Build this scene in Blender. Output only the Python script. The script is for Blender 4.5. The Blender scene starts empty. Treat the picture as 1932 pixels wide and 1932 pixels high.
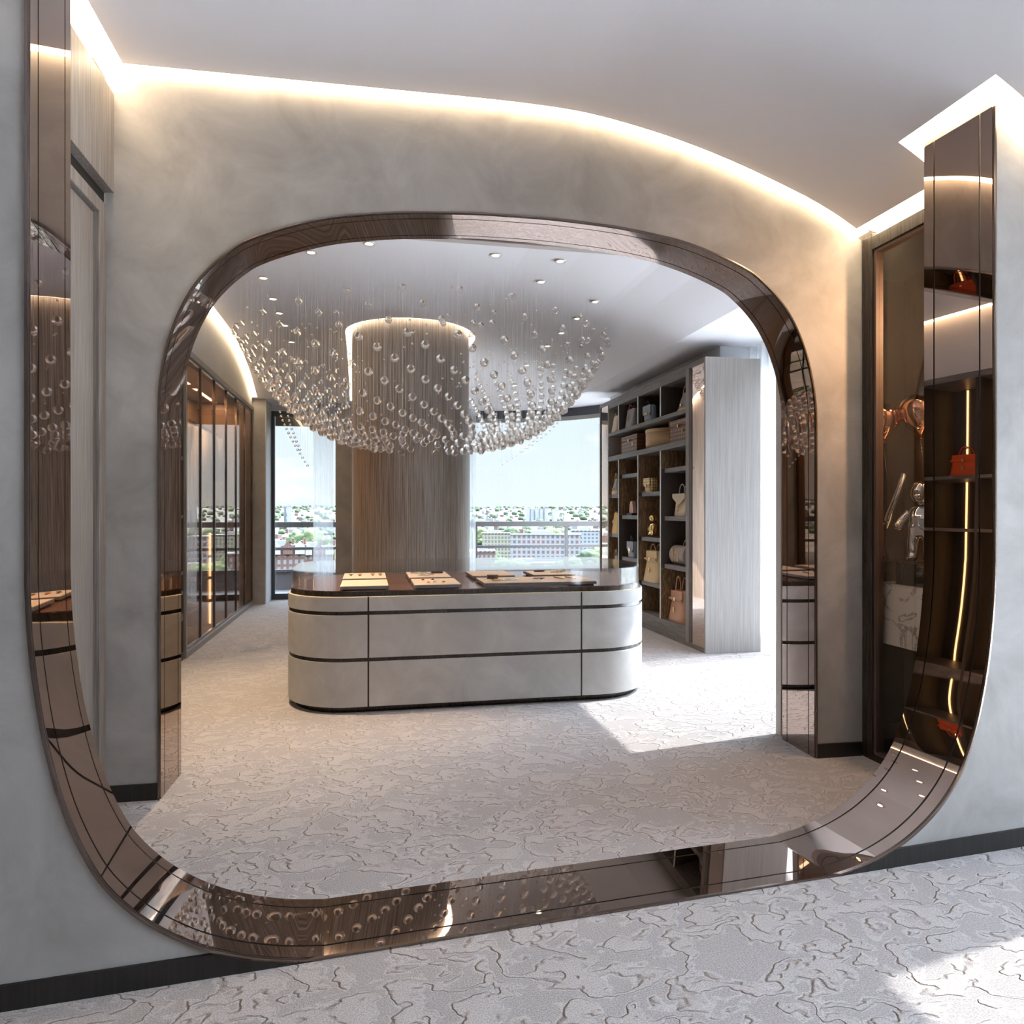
import bpy, bmesh, math, random
from mathutils import Vector, Matrix, noise
R = math.radians
random.seed(7)
SC = bpy.context.scene
COL = SC.collection

# ------------------------------------------------------------------ camera
YAW = 11.35
cam_d = bpy.data.cameras.new('camera')
cam_d.sensor_width = 36.0
cam_d.lens = 25.0
cam_d.clip_start = 0.02
cam_d.clip_end = 20000
cam = bpy.data.objects.new('camera', cam_d)
cam.location = (0, 0, 1.5)
cam.rotation_euler = (R(90), 0, R(-YAW))
COL.objects.link(cam)
SC.camera = cam

# ------------------------------------------------------------------ world, sun, exposure
SC.view_settings.view_transform = 'Standard'
SC.view_settings.look = 'None'
SC.view_settings.gamma = 1.0
SC.view_settings.use_curve_mapping = False
SC.view_settings.exposure = 1.68

W = bpy.data.worlds.new('sky'); SC.world = W; W.use_nodes = True
nt = W.node_tree; nt.nodes.clear()
def wn(t, **k):
    n = nt.nodes.new(t)
    for a, b in k.items(): setattr(n, a, b)
    return n
w_out = wn('ShaderNodeOutputWorld'); w_bg = wn('ShaderNodeBackground')
w_tc = wn('ShaderNodeTexCoord'); w_sep = wn('ShaderNodeSeparateXYZ')
w_r = wn('ShaderNodeValToRGB'); w_n = wn('ShaderNodeTexNoise'); w_cr = wn('ShaderNodeValToRGB')
w_map = wn('ShaderNodeMapping'); w_mx = wn('ShaderNodeMix', data_type='RGBA')
w_map.inputs['Scale'].default_value = (5, 5, 13)
w_n.inputs['Scale'].default_value = 1.3; w_n.inputs['Detail'].default_value = 6
nt.links.new(w_tc.outputs['Generated'], w_sep.inputs[0])
nt.links.new(w_sep.outputs['Z'], w_r.inputs[0])
e = w_r.color_ramp.elements
e[0].position = 0.0; e[0].color = (0.86, 0.93, 0.98, 1)
e[1].position = 1.0; e[1].color = (0.52, 0.68, 1.0, 1)
x_ = e.new(0.22); x_.color = (0.72, 0.86, 1.0, 1)
nt.links.new(w_tc.outputs['Generated'], w_map.inputs[0])
nt.links.new(w_map.outputs[0], w_n.inputs['Vector'])
nt.links.new(w_n.outputs['Fac'], w_cr.inputs[0])
w_cr.color_ramp.elements[0].position = 0.55; w_cr.color_ramp.elements[1].position = 0.68
nt.links.new(w_cr.outputs[0], w_mx.inputs[0])
nt.links.new(w_r.outputs[0], w_mx.inputs[6])
w_mx.inputs[7].default_value = (1.0, 1.0, 1.0, 1)
nt.links.new(w_mx.outputs[2], w_bg.inputs[0])
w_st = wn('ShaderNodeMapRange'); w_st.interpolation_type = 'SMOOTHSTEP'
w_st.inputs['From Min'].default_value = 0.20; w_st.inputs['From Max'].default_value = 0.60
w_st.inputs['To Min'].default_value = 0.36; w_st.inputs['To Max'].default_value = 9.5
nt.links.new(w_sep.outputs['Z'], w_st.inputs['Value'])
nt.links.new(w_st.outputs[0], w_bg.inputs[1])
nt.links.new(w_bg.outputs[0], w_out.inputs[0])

sun_d = bpy.data.lights.new('sun', 'SUN'); sun_d.energy = 11.0; sun_d.angle = R(0.6)
sun_d.color = (1.0, 0.97, 0.93)
sun = bpy.data.objects.new('sun', sun_d)
sun.rotation_euler = Vector((-0.9866, -0.163, -1.10)).to_track_quat('-Z', 'Y').to_euler()
COL.objects.link(sun)

SC.cycles.use_denoising = True
SC.cycles.max_bounces = 14
SC.cycles.diffuse_bounces = 5
SC.cycles.glossy_bounces = 6
SC.cycles.transmission_bounces = 8
SC.cycles.transparent_max_bounces = 48
SC.cycles.caustics_reflective = False
SC.cycles.caustics_refractive = False
SC.cycles.sample_clamp_indirect = 6.0

# ------------------------------------------------------------------ helpers
def tag(o, label=None, cat=None, group=None, kind=None):
    if label: o['label'] = label
    if cat: o['category'] = cat
    if group: o['group'] = group
    if kind: o['kind'] = kind
    return o

def thing(name, label, cat, loc=(0, 0, 0), rz=0.0, group=None):
    o = bpy.data.objects.new(name, None); COL.objects.link(o)
    o.empty_display_size = 0.05
    o.location = loc; o.rotation_euler = (0, 0, rz)
    return tag(o, label, cat, group)

def copy_tree(o, parent=None):
    c = o.copy(); COL.objects.link(c); c.parent = parent
    for ch in list(o.children): copy_tree(ch, c)
    return c

def wloc(o):
    v = Vector((0, 0, 0))
    while o is not None:
        v += Vector(o.location); o = o.parent
    return v

class MB:
    def __init__(s): s.v = []; s.f = []; s.sm = []
    def add(s, vs, fs, smooth=False):
        n = len(s.v); s.v += [tuple(v) for v in vs]
        s.f += [tuple(i + n for i in f) for f in fs]; s.sm += [smooth] * len(fs)
        return s
    def box(s, x0, x1, y0, y1, z0, z1, M=None):
        vs = [(x, y, z) for z in (z0, z1) for y in (y0, y1) for x in (x0, x1)]
        if M is not None: vs = [M @ Vector(v) for v in vs]
        return s.add(vs, [(0, 2, 3, 1), (4, 5, 7, 6), (0, 1, 5, 4), (2, 6, 7, 3), (0, 4, 6, 2), (1, 3, 7, 5)])
    def prism(s, pts, z0, z1, smooth=False, M=None, caps=True):
        n = len(pts)
        vs = [(p[0], p[1], z0) for p in pts] + [(p[0], p[1], z1) for p in pts]
        if M is not None: vs = [M @ Vector(v) for v in vs]
        b = len(s.v); s.v += [tuple(v) for v in vs]
        for i in range(n):
            j = (i + 1) % n
            s.f.append((b + i, b + j, b + n + j, b + n + i)); s.sm.append(smooth)
        if caps:
            s.f.append(tuple(b + i for i in reversed(range(n)))); s.sm.append(False)
            s.f.append(tuple(b + n + i for i in range(n))); s.sm.append(False)
        return s
    def loft(s, rings, closed=True, cap=True, smooth=True):
        n = len(rings[0]); b = len(s.v)
        for r in rings: s.v += [tuple(p) for p in r]
        m = n if closed else n - 1
        for k in range(len(rings) - 1):
            for i in range(m):
                j = (i + 1) % n
                s.f.append((b + k * n + i, b + k * n + j, b + (k + 1) * n + j, b + (k + 1) * n + i)); s.sm.append(smooth)
        if cap and closed:
            s.f.append(tuple(b + i for i in reversed(range(n)))); s.sm.append(False)
            s.f.append(tuple(b + (len(rings) - 1) * n + i for i in range(n))); s.sm.append(False)
        return s
    def tube(s, pts, r, n=8, cap=True):
        pts = [Vector(p) for p in pts]; rings = []
        up = None
        for i, p in enumerate(pts):
            a = pts[max(i - 1, 0)]; c = pts[min(i + 1, len(pts) - 1)]
            t = (c - a).normalized()
            if up is None:
                up = Vector((0, 0, 1)) if abs(t.z) < .9 else Vector((1, 0, 0))
            q = t.cross(up)
            if q.length < 1e-4: q = t.cross(Vector((0, 1, 0)))
            q.normalize(); w = q.cross(t).normalized(); up = w
            rr = r[i] if isinstance(r, (list, tuple)) else r
            rings.append([p + q * (rr * math.cos(2 * math.pi * k / n)) + w * (rr * math.sin(2 * math.pi * k / n)) for k in range(n)])
        return s.loft(rings, cap=cap)
    def sphere(s, c, r, nu=16, nv=10, M=None):
        c = Vector(c); rs = r if isinstance(r, (list, tuple)) else (r, r, r)
        b = len(s.v)
        def tr(v):
            v = Vector((v[0] * rs[0], v[1] * rs[1], v[2] * rs[2]))
            if M is not None: v = M @ v
            return tuple(c + v)
        s.v.append(tr((0, 0, -1)))
        for j in range(1, nv):
            a = math.pi * j / nv - math.pi / 2
            for i in range(nu):
                t = 2 * math.pi * i / nu
                s.v.append(tr((math.cos(a) * math.cos(t), math.cos(a) * math.sin(t), math.sin(a))))
        s.v.append(tr((0, 0, 1)))
        top = len(s.v) - 1
        for i in range(nu):
            j = (i + 1) % nu
            s.f.append((b, b + 1 + j, b + 1 + i)); s.sm.append(True)
            for k in range(nv - 2):
                o1 = b + 1 + k * nu; o2 = o1 + nu
                s.f.append((o1 + i, o1 + j, o2 + j, o2 + i)); s.sm.append(True)
            o1 = b + 1 + (nv - 2) * nu
            s.f.append((o1 + i, o1 + j, top)); s.sm.append(True)
        return s
    def lathe(s, prof, c=(0, 0, 0), n=24):
        rings = []
        for r, z in prof:
            rings.append([(c[0] + r * math.cos(2 * math.pi * i / n), c[1] + r * math.sin(2 * math.pi * i / n), c[2] + z) for i in range(n)])
        return s.loft(rings)
    def build(s, name, m, parent=None, world=False, bevel=0, label=None, cat=None, group=None, kind=None, subsurf=0):
        me = bpy.data.meshes.new(name)
        vs = s.v
        if world and parent is not None:
            o0 = wloc(parent); vs = [(v[0] - o0.x, v[1] - o0.y, v[2] - o0.z) for v in vs]
        me.from_pydata(vs, [], s.f)
        me.polygons.foreach_set('use_smooth', s.sm)
        me.materials.append(m); me.update()
        o = bpy.data.objects.new(name, me); COL.objects.link(o)
        if parent is not None: o.parent = parent
        if bevel:
            b = o.modifiers.new('bevel', 'BEVEL'); b.width = bevel; b.segments = 3; b.limit_method = 'ANGLE'; b.angle_limit = R(50)
        if subsurf:
            b = o.modifiers.new('sub', 'SUBSURF'); b.levels = subsurf; b.render_levels = subsurf
        return tag(o, label, cat, group, kind)

def struct(name, mb, m, parent=None, bevel=0):
    return mb.build(name, m, parent, kind='structure', bevel=bevel)

def rrect(x0, x1, y0, y1, r, n=8):
    out = []
    for cx, cy, a0 in ((x1 - r, y1 - r, 0), (x0 + r, y1 - r, 90), (x0 + r, y0 + r, 180), (x1 - r, y0 + r, 270)):
        for i in range(n + 1):
            a = R(a0 + 90 * i / n); out.append((cx + r * math.cos(a), cy + r * math.sin(a)))
    return out

def lerp(tab, x):
    if x <= tab[0][0]: return tab[0][1]
    for (a, fa), (b, fb) in zip(tab, tab[1:]):
        if x <= b: return fa + (fb - fa) * (x - a) / (b - a)
    return tab[-1][1]

def catmull(P, k=5):
    out = []
    for i in range(len(P) - 1):
        p0 = P[max(i - 1, 0)]; p1 = P[i]; p2 = P[i + 1]; p3 = P[min(i + 2, len(P) - 1)]
        for j in range(k):
            t = j / k
            out.append(tuple(.5 * ((2 * b) + (-a + c) * t + (2 * a - 5 * b + 4 * c - d) * t * t + (-a + 3 * b - 3 * c + d) * t ** 3) for a, b, c, d in zip(p0, p1, p2, p3)))
    out.append(tuple(P[-1])); return out

# ------------------------------------------------------------------ materials
def new_mat(name):
    m = bpy.data.materials.new(name); m.use_nodes = True
    t = m.node_tree; b = t.nodes['Principled BSDF']
    return m, t, b
def N(t, typ, **k):
    n = t.nodes.new(typ)
    for a, b in k.items(): setattr(n, a, b)
    return n
def simple(name, col, rough=.5, metal=0.0, spec=.5, emit=None, es=0, coat=0):
    m, t, b = new_mat(name)
    b.inputs['Base Color'].default_value = (*col, 1); b.inputs['Roughness'].default_value = rough
    b.inputs['Metallic'].default_value = metal; b.inputs['Specular IOR Level'].default_value = spec
    b.inputs['Coat Weight'].default_value = coat
    if emit:
        b.inputs['Emission Color'].default_value = (*emit, 1); b.inputs['Emission Strength'].default_value = es
    return m
def ramp(t, fac, stops):
    r = N(t, 'ShaderNodeValToRGB'); e = r.color_ramp.elements
    while len(e) > 1: e.remove(e[-1])
    e[0].position = stops[0][0]; e[0].color = (*stops[0][1], 1)
    for p, c in stops[1:]:
        x = e.new(p); x.color = (*c, 1)
    t.links.new(fac, r.inputs[0]); return r
def tex_noise(t, scale, detail=4, rough=.5, mapscale=None, dist=0):
    tc = N(t, 'ShaderNodeTexCoord'); n = N(t, 'ShaderNodeTexNoise')
    n.inputs['Scale'].default_value = scale; n.inputs['Detail'].default_value = detail
    n.inputs['Roughness'].default_value = rough; n.inputs['Distortion'].default_value = dist
    if mapscale:
        mp = N(t, 'ShaderNodeMapping'); mp.inputs['Scale'].default_value = mapscale
        t.links.new(tc.outputs['Object'], mp.inputs[0]); t.links.new(mp.outputs[0], n.inputs['Vector'])
    else: t.links.new(tc.outputs['Object'], n.inputs['Vector'])
    return n
def bump(t, b, h, strength, dist=.01):
    bm = N(t, 'ShaderNodeBump'); bm.inputs['Strength'].default_value = strength; bm.inputs['Distance'].default_value = dist
    t.links.new(h, bm.inputs['Height']); t.links.new(bm.outputs[0], b.inputs['Normal']); return bm

def plaster(name, a, c, rough=.75, scale=1.6):
    m, t, b = new_mat(name)
    n = tex_noise(t, scale, 8, .62, dist=.6)
    r = ramp(t, n.outputs['Fac'], [(.3, a), (.52, tuple((x + y) / 2 for x, y in zip(a, c))), (.7, c)])
    t.links.new(r.outputs[0], b.inputs['Base Color']); b.inputs['Roughness'].default_value = rough
    b.inputs['Specular IOR Level'].default_value = .3
    n2 = tex_noise(t, 160, 3, .6); bump(t, b, n2.outputs['Fac'], .12, .002)
    return m
def wood(name, a, c, rough=.45, ms=(55, 55, 1.1), coat=0, mid=None, bmp=.15):
    m, t, b = new_mat(name)
    n = tex_noise(t, 1.0, 6, .65, ms)
    mid = mid or tuple((x + y) / 2 for x, y in zip(a, c))
    r = ramp(t, n.outputs['Fac'], [(.32, a), (.5, mid), (.66, c)])
    t.links.new(r.outputs[0], b.inputs['Base Color']); b.inputs['Roughness'].default_value = rough
    b.inputs['Coat Weight'].default_value = coat; b.inputs['Coat Roughness'].default_value = .05
    bump(t, b, n.outputs['Fac'], bmp, .002)
    return m

M_PLASTER = plaster('plaster_greige', (.325, .305, .285), (.49, .465, .44), scale=2.6)
M_PLASTER2 = plaster('plaster_pale', (.50, .47, .44), (.58, .55, .52), scale=1)
M_CEIL = simple('ceiling_paint', (.80, .79, .815), .9, spec=.1)
M_CEIL2 = simple('ceiling_paint_white', (.87, .86, .88), .9, spec=.1)
M_EXT = simple('slab', (.25, .25, .25), .9)
M_WOOD = wood('oak_grey', (.14, .12, .105), (.33, .29, .265), ms=(150, 150, 2.4))
M_WOODL = wood('oak_grey_light', (.275, .245, .225), (.40, .365, .34), ms=(160, 160, 2.0), bmp=.08)
M_COLWOOD = wood('oak_column', (.15, .115, .092), (.52, .44, .375), ms=(110, 110, 1.6), mid=(.35, .29, .245), bmp=.35)
M_DARK = wood('ebony_dark', (.006, .005, .0045), (.020, .016, .014), rough=.5, ms=(90, 90, 2), bmp=.1)
M_DARKH = wood('ebony_horizontal', (.016, .012, .010), (.055, .043, .036), rough=.25, ms=(90, 90, 3), bmp=.1)
M_SHELF = wood('shelf_oak', (.10, .085, .078), (.21, .19, .18), ms=(60, 4, 60), bmp=.15)
M_SHELFIN = wood('shelf_interior', (.050, .038, .031), (.09, .072, .060), ms=(120, 120, 4), bmp=.1)
M_WARDIN = wood('wardrobe_interior', (.19, .13, .09), (.36, .26, .18), ms=(50, 50, 2), bmp=.1)
M_DECK = wood('macassar_gloss', (.055, .020, .011), (.40, .18, .10), rough=.25, ms=(3, 60, 1), coat=.25, mid=(.15, .062, .034), bmp=0.0)
M_ISL = plaster('suede_grey', (.43, .41, .395), (.57, .55, .535), .8, 3.4)
M_MIRROR = simple('bronze_mirror', (.41, .325, .285), .012, 1.0)
M_MIRROR2 = simple('bronze_mirror_pale', (.80, .66, .58), .02, 1.0)
M_EDGE = simple('bronze_edge', (.22, .18, .16), .22, 1.0)
M_BLACK = simple('black_groove', (.006, .005, .005), .4)
M_COPPER = simple('copper_frame', (.085, .055, .045), .6, .1)
M_GOLD = simple('gold', (.85, .60, .28), .22, 1.0)
M_CHROME = simple('chrome', (.60, .60, .62), .05, 1.0)
M_ROSE = simple('rose_gold', (.75, .40, .27), .05, 1.0)
M_FRAME = simple('window_frame_grey', (.055, .06, .075), .4)
M_COVE = simple('cove_glow', (1, 1, 1), .5, emit=(1.0, .78, .50), es=4.6)
M_COVE2 = simple('column_glow', (1, 1, 1), .5, emit=(1.0, .84, .62), es=2.2)
M_LED = simple('led_warm', (1, 1, 1), .5, emit=(1.0, .62, .26), es=2.2)
M_LEDS = simple('led_soft', (1, 1, 1), .5, emit=(1.0, .74, .48), es=1.6)
M_DOWN = simple('downlight_lens', (1, 1, 1), .5, emit=(1.0, .86, .62), es=3.0)
M_RING = simple('downlight_ring', (.7, .68, .65), .3, .6)
M_WHITEP = simple('white_paint', (.72, .74, .76), .6)
M_WHITEC = simple('fabric_white', (.72, .71, .70), .9)
M_GREYC = simple('fabric_blue_grey', (.30, .33, .40), .9)
M_TRAY = simple('tray_leather', (.84, .68, .56), .8)
M_TRAYS = simple('tray_side', (.30, .28, .26), .7)
M_WIRE = simple('steel_wire', (.62, .58, .55), .35, .9)

def glassy(name, tint=(1, 1, 1), refl=1.0, facing=.0, gl=(1, 1, 1)):
    m, t, b = new_mat(name); t.nodes.remove(b)
    o = t.nodes['Material Output']; mx = N(t, 'ShaderNodeMixShader')
    tr = N(t, 'ShaderNodeBsdfTransparent'); tr.inputs[0].default_value = (*tint, 1)
    g = N(t, 'ShaderNodeBsdfGlossy'); g.inputs['Roughness'].default_value = 0.0; g.inputs['Color'].default_value = (*gl, 1)
    f = N(t, 'ShaderNodeFresnel'); f.inputs[0].default_value = 1.5
    mm = N(t, 'ShaderNodeMath', operation='MULTIPLY_ADD'); mm.inputs[1].default_value = refl; mm.inputs[2].default_value = facing
    t.links.new(f.outputs[0], mm.inputs[0]); t.links.new(mm.outputs[0], mx.inputs[0])
    t.links.new(tr.outputs[0], mx.inputs[1]); t.links.new(g.outputs[0], mx.inputs[2]); t.links.new(mx.outputs[0], o.inputs[0])
    return m
M_GLASS = glassy('clear_glass', (.97, .99, .99), .8)
M_BRGLASS = glassy('bronze_glass', (.80, .66, .54), .55, .015)
M_VGLASS = glassy('vitrine_glass', (.96, .96, .96), .7, .0)
M_NGLASS = glassy('niche_glass', (.92, .89, .86), .12)

def ball_mat():
    m, t, b = new_mat('blown_glass'); t.nodes.remove(b)
    o = t.nodes['Material Output']
    g = N(t, 'ShaderNodeBsdfGlass'); g.inputs['IOR'].default_value = 1.42; g.inputs['Roughness'].default_value = 0; g.inputs['Color'].default_value = (.97, .95, .94, 1)
    tr = N(t, 'ShaderNodeBsdfTransparent'); tr.inputs[0].default_value = (.95, .93, .92, 1)
    mx = N(t, 'ShaderNodeMixShader'); mx.inputs[0].default_value = .35
    t.links.new(g.outputs[0], mx.inputs[1]); t.links.new(tr.outputs[0], mx.inputs[2]); t.links.new(mx.outputs[0], o.inputs[0])
    return m
M_BALL = ball_mat()

def sheer_mat():
    m, t, b = new_mat('sheer_curtain'); t.nodes.remove(b)
    o = t.nodes['Material Output']; mx = N(t, 'ShaderNodeMixShader'); mx.inputs[0].default_value = .5
    tl = N(t, 'ShaderNodeBsdfTranslucent'); tl.inputs[0].default_value = (.93, .95, .97, 1)
    df = N(t, 'ShaderNodeBsdfDiffuse'); df.inputs[0].default_value = (.9, .92, .95, 1)
    a = N(t, 'ShaderNodeMixShader'); a.inputs[0].default_value = .4
    t.links.new(tl.outputs[0], a.inputs[1]); t.links.new(df.outputs[0], a.inputs[2])
    tr = N(t, 'ShaderNodeBsdfTransparent')
    t.links.new(tr.outputs[0], mx.inputs[1]); t.links.new(a.outputs[0], mx.inputs[2]); t.links.new(mx.outputs[0], o.inputs[0])
    return m
M_SHEER = sheer_mat()

def carpet():
    m, t, b = new_mat('carved_carpet')
    tc = N(t, 'ShaderNodeTexCoord')
    mp = N(t, 'ShaderNodeMapping'); mp.inputs['Rotation'].default_value = (0, 0, R(-28)); mp.inputs['Scale'].default_value = (2.1, 2.7, 1)
    t.links.new(tc.outputs['Object'], mp.inputs[0])
    d = N(t, 'ShaderNodeTexNoise'); d.inputs['Scale'].default_value = 2.2; d.inputs['Detail'].default_value = 3
    t.links.new(mp.outputs[0], d.inputs['Vector'])
    va = N(t, 'ShaderNodeVectorMath', operation='MULTIPLY_ADD'); va.inputs[1].default_value = (.75, .75, .75)
    t.links.new(d.outputs['Color'], va.inputs[0]); t.links.new(mp.outputs[0], va.inputs[2])
    n = N(t, 'ShaderNodeTexNoise'); n.inputs['Scale'].default_value = 1.25; n.inputs['Detail'].default_value = 2.7; n.inputs['Roughness'].default_value = .55
    t.links.new(va.outputs[0], n.inputs['Vector'])
    # carved plateaus: several sharp steps
    def step(c, w=.011):
        r = N(t, 'ShaderNodeMapRange'); r.inputs['From Min'].default_value = c - w; r.inputs['From Max'].default_value = c + w
        r.interpolation_type = 'SMOOTHSTEP'
        t.links.new(n.outputs['Fac'], r.inputs['Value']); return r.outputs[0]
    def M2(op, a, c):
        q = N(t, 'ShaderNodeMath', operation=op)
        for i, x in enumerate((a, c)):
            if isinstance(x, (int, float)): q.inputs[i].default_value = x
            else: t.links.new(x, q.inputs[i])
        return q.outputs[0]
    s1, s2, s3, s4 = step(.385), step(.45), step(.56), step(.63)
    alt = M2('ADD', M2('SUBTRACT', s1, s2), M2('SUBTRACT', s3, s4))      # plateaus alternate high and low
    # groove line at each edge, the relief's shade painted in brown
    def line(c, w=.014):
        a = M2('ABSOLUTE', M2('SUBTRACT', n.outputs['Fac'], c), 0)
        r = N(t, 'ShaderNodeMapRange'); r.inputs['From Min'].default_value = 0; r.inputs['From Max'].default_value = w
        r.inputs['To Min'].default_value = 1; r.inputs['To Max'].default_value = 0
        t.links.new(a, r.inputs['Value']); return r.outputs[0]
    ln = M2('MAXIMUM', M2('MAXIMUM', line(.385), line(.45)), M2('MAXIMUM', line(.56), line(.63)))
    fine = N(t, 'ShaderNodeTexNoise'); fine.inputs['Scale'].default_value = 190; fine.inputs['Detail'].default_value = 2
    t.links.new(tc.outputs['Object'], fine.inputs['Vector'])
    c1 = N(t, 'ShaderNodeMix', data_type='RGBA'); c1.inputs[6].default_value = (.415, .38, .372, 1); c1.inputs[7].default_value = (.49, .45, .438, 1)
    t.links.new(alt, c1.inputs[0])
    c2 = N(t, 'ShaderNodeMix', data_type='RGBA'); c2.inputs[7].default_value = (.30, .235, .20, 1)
    t.links.new(M2('MULTIPLY', ln, .26), c2.inputs[0]); t.links.new(c1.outputs[2], c2.inputs[6])
    ln2 = M2('MAXIMUM', M2('MAXIMUM', line(.369, .012), line(.466, .012)), M2('MAXIMUM', line(.544, .012), line(.646, .012)))  # pale line beside each groove: relief highlight painted into the colour
    c2b = N(t, 'ShaderNodeMix', data_type='RGBA'); c2b.inputs[7].default_value = (.66, .63, .62, 1)
    t.links.new(M2('MULTIPLY', ln2, .5), c2b.inputs[0]); t.links.new(c2.outputs[2], c2b.inputs[6]); c2 = c2b
    c3 = N(t, 'ShaderNodeMix', data_type='RGBA', blend_type='MULTIPLY'); c3.inputs[0].default_value = .55
    rf = ramp(t, fine.outputs['Fac'], [(.38, (.45, .45, .45)), (.60, (1, 1, 1))])
    t.links.new(c2.outputs[2], c3.inputs[6]); t.links.new(rf.outputs[0], c3.inputs[7])
    t.links.new(c3.outputs[2], b.inputs['Base Color'])
    b.inputs['Roughness'].default_value = .95; b.inputs['Specular IOR Level'].default_value = .1
    b.inputs['Sheen Weight'].default_value = .15
    h = M2('ADD', alt, M2('MULTIPLY', fine.outputs['Fac'], .35))
    bump(t, b, h, 1.0, .008)
    return m
M_CARPET = carpet()

def marble(name, base, vein, sc=2.0, lo=.46, hi=.54):
    m, t, b = new_mat(name)
    n = tex_noise(t, sc, 8, .6, dist=1.4)
    mid = (lo + hi) / 2
    r = ramp(t, n.outputs['Fac'], [(lo, base), (mid, vein), (hi, base)])
    t.links.new(r.outputs[0], b.inputs['Base Color']); b.inputs['Roughness'].default_value = .2
    return m
M_MARBLE = marble('white_marble', (.72, .70, .68), (.30, .27, .25), 3.0, .465, .52)
M_MARBLEK = marble('black_marble', (.012, .011, .010), (.12, .11, .10), 2.5, .492, .503)

def leather(name, col, rough=.5): 
    m, t, b = new_mat(name)
    b.inputs['Base Color'].default_value = (*col, 1); b.inputs['Roughness'].default_value = rough
    n = tex_noise(t, 220, 3); bump(t, b, n.outputs['Fac'], .1, .002)
    return m
L_GREY = leather('leather_grey', (.34, .33, .34))
L_GREYB = leather('leather_blue_grey', (.25, .29, .34))
L_CREAM = leather('leather_cream', (.72, .60, .44))
L_YEL = leather('leather_yellow', (.72, .46, .14))
L_TAN = leather('leather_tan', (.55, .31, .20))
L_TANL = leather('leather_natural', (.66, .44, .24))
L_WOVEN = leather('leather_straw', (.70, .54, .31), .8)
L_BROWN = leather('leather_brown', (.10, .04, .025))
L_ORANGE = leather('leather_orange', (.72, .09, .015))
L_TAUPE = leather('leather_taupe', (.42, .37, .35))
L_BLACK = leather('leather_black', (.02, .018, .018))
L_PEACH = leather('leather_peach', (.75, .45, .33))
def monogram():
    m, t, b = new_mat('monogram_canvas')
    tc = N(t, 'ShaderNodeTexCoord'); mp = N(t, 'ShaderNodeMapping'); mp.inputs['Scale'].default_value = (1, 0, 1)
    v = N(t, 'ShaderNodeTexVoronoi', feature='F1'); v.inputs['Scale'].default_value = 22; v.inputs['Randomness'].default_value = 0
    t.links.new(tc.outputs['Object'], mp.inputs[0]); t.links.new(mp.outputs[0], v.inputs['Vector'])
    r = ramp(t, v.outputs['Distance'], [(.0, (.55, .33, .10)), (.20, (.45, .26, .08)), (.25, (.10, .032, .014)), (.32, (.10, .032, .014)), (.36, (.28, .14, .05)), (.42, (.10, .032, .014))])
    t.links.new(r.outputs[0], b.inputs['Base Color']); b.inputs['Roughness'].default_value = .45
    return m
M_MONO = monogram()
def quilt():
    m, t, b = new_mat('quilted_gold_leather')
    v = tex_noise(t, 1, 0)
    tc = N(t, 'ShaderNodeTexCoord'); vo = N(t, 'ShaderNodeTexVoronoi'); vo.inputs['Scale'].default_value = 28; vo.inputs['Randomness'].default_value = .15
    t.links.new(tc.outputs['Object'], vo.inputs['Vector'])
    r = ramp(t, vo.outputs['Distance'], [(.2, (.85, .62, .30)), (.6, (.38, .22, .07))])
    t.links.new(r.outputs[0], b.inputs['Base Color']); b.inputs['Roughness'].default_value = .35; b.inputs['Metallic'].default_value = .4
    return m
M_QUILT = quilt()
def bronze_back():
    m, t, b = new_mat('brushed_bronze_back')
    n = tex_noise(t, 1, 6, .7, (60, 30, 9), .3)
    r = ramp(t, n.outputs['Fac'], [(.3, (.10, .058, .03)), (.5, (.22, .13, .065)), (.68, (.52, .32, .16))])
    t.links.new(r.outputs[0], b.inputs['Base Color']); b.inputs['Roughness'].default_value = .5; b.inputs['Metallic'].default_value = .4
    bump(t, b, n.outputs['Fac'], .4, .01)
    return m
M_BRBACK = bronze_back()

# ------------------------------------------------------------------ frames of the two arch walls
class Frame:                      # s along the wall, n through it (away from the camera)
    def __init__(f, deg):
        a = R(deg); f.u = (math.cos(a), math.sin(a)); f.w = (-math.sin(a), math.cos(a))
    def p(f, s, n, z): return (s * f.u[0] + n * f.w[0], s * f.u[1] + n * f.w[1], z)
    def y_at(f, n, x): return (n - x * f.w[0]) / f.w[1]
NEAR = Frame(4.1); N0, N1 = 2.474, 2.841
FARW = Frame(-1.8); F0, F1 = 3.9696, 4.331
CEIL_TAB = [(-9, 3.79), (.60, 3.79), (.89, 3.785), (1.20, 3.766), (1.52, 3.713), (1.85, 3.636), (2.18, 3.534), (2.53, 3.404), (2.74, 3.309), (2.94, 3.195), (3.02, 3.15), (9, 3.15)]
CEIL_TAB = [(-9, 3.79)] + catmull([(.0, 3.79), (.30, 3.79)] + CEIL_TAB[1:-2] + [(3.02, 3.15)], 4) + [(9, 3.15)]
def zc(x): return lerp(CEIL_TAB, x)
XS = [-4.0, -1.295, -.9, .6] + [.2 + .05 * i for i in range(1, 56)] + [2.98, 3.05, 4.35]
XS = sorted(set(round(x, 4) for x in XS))

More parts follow.
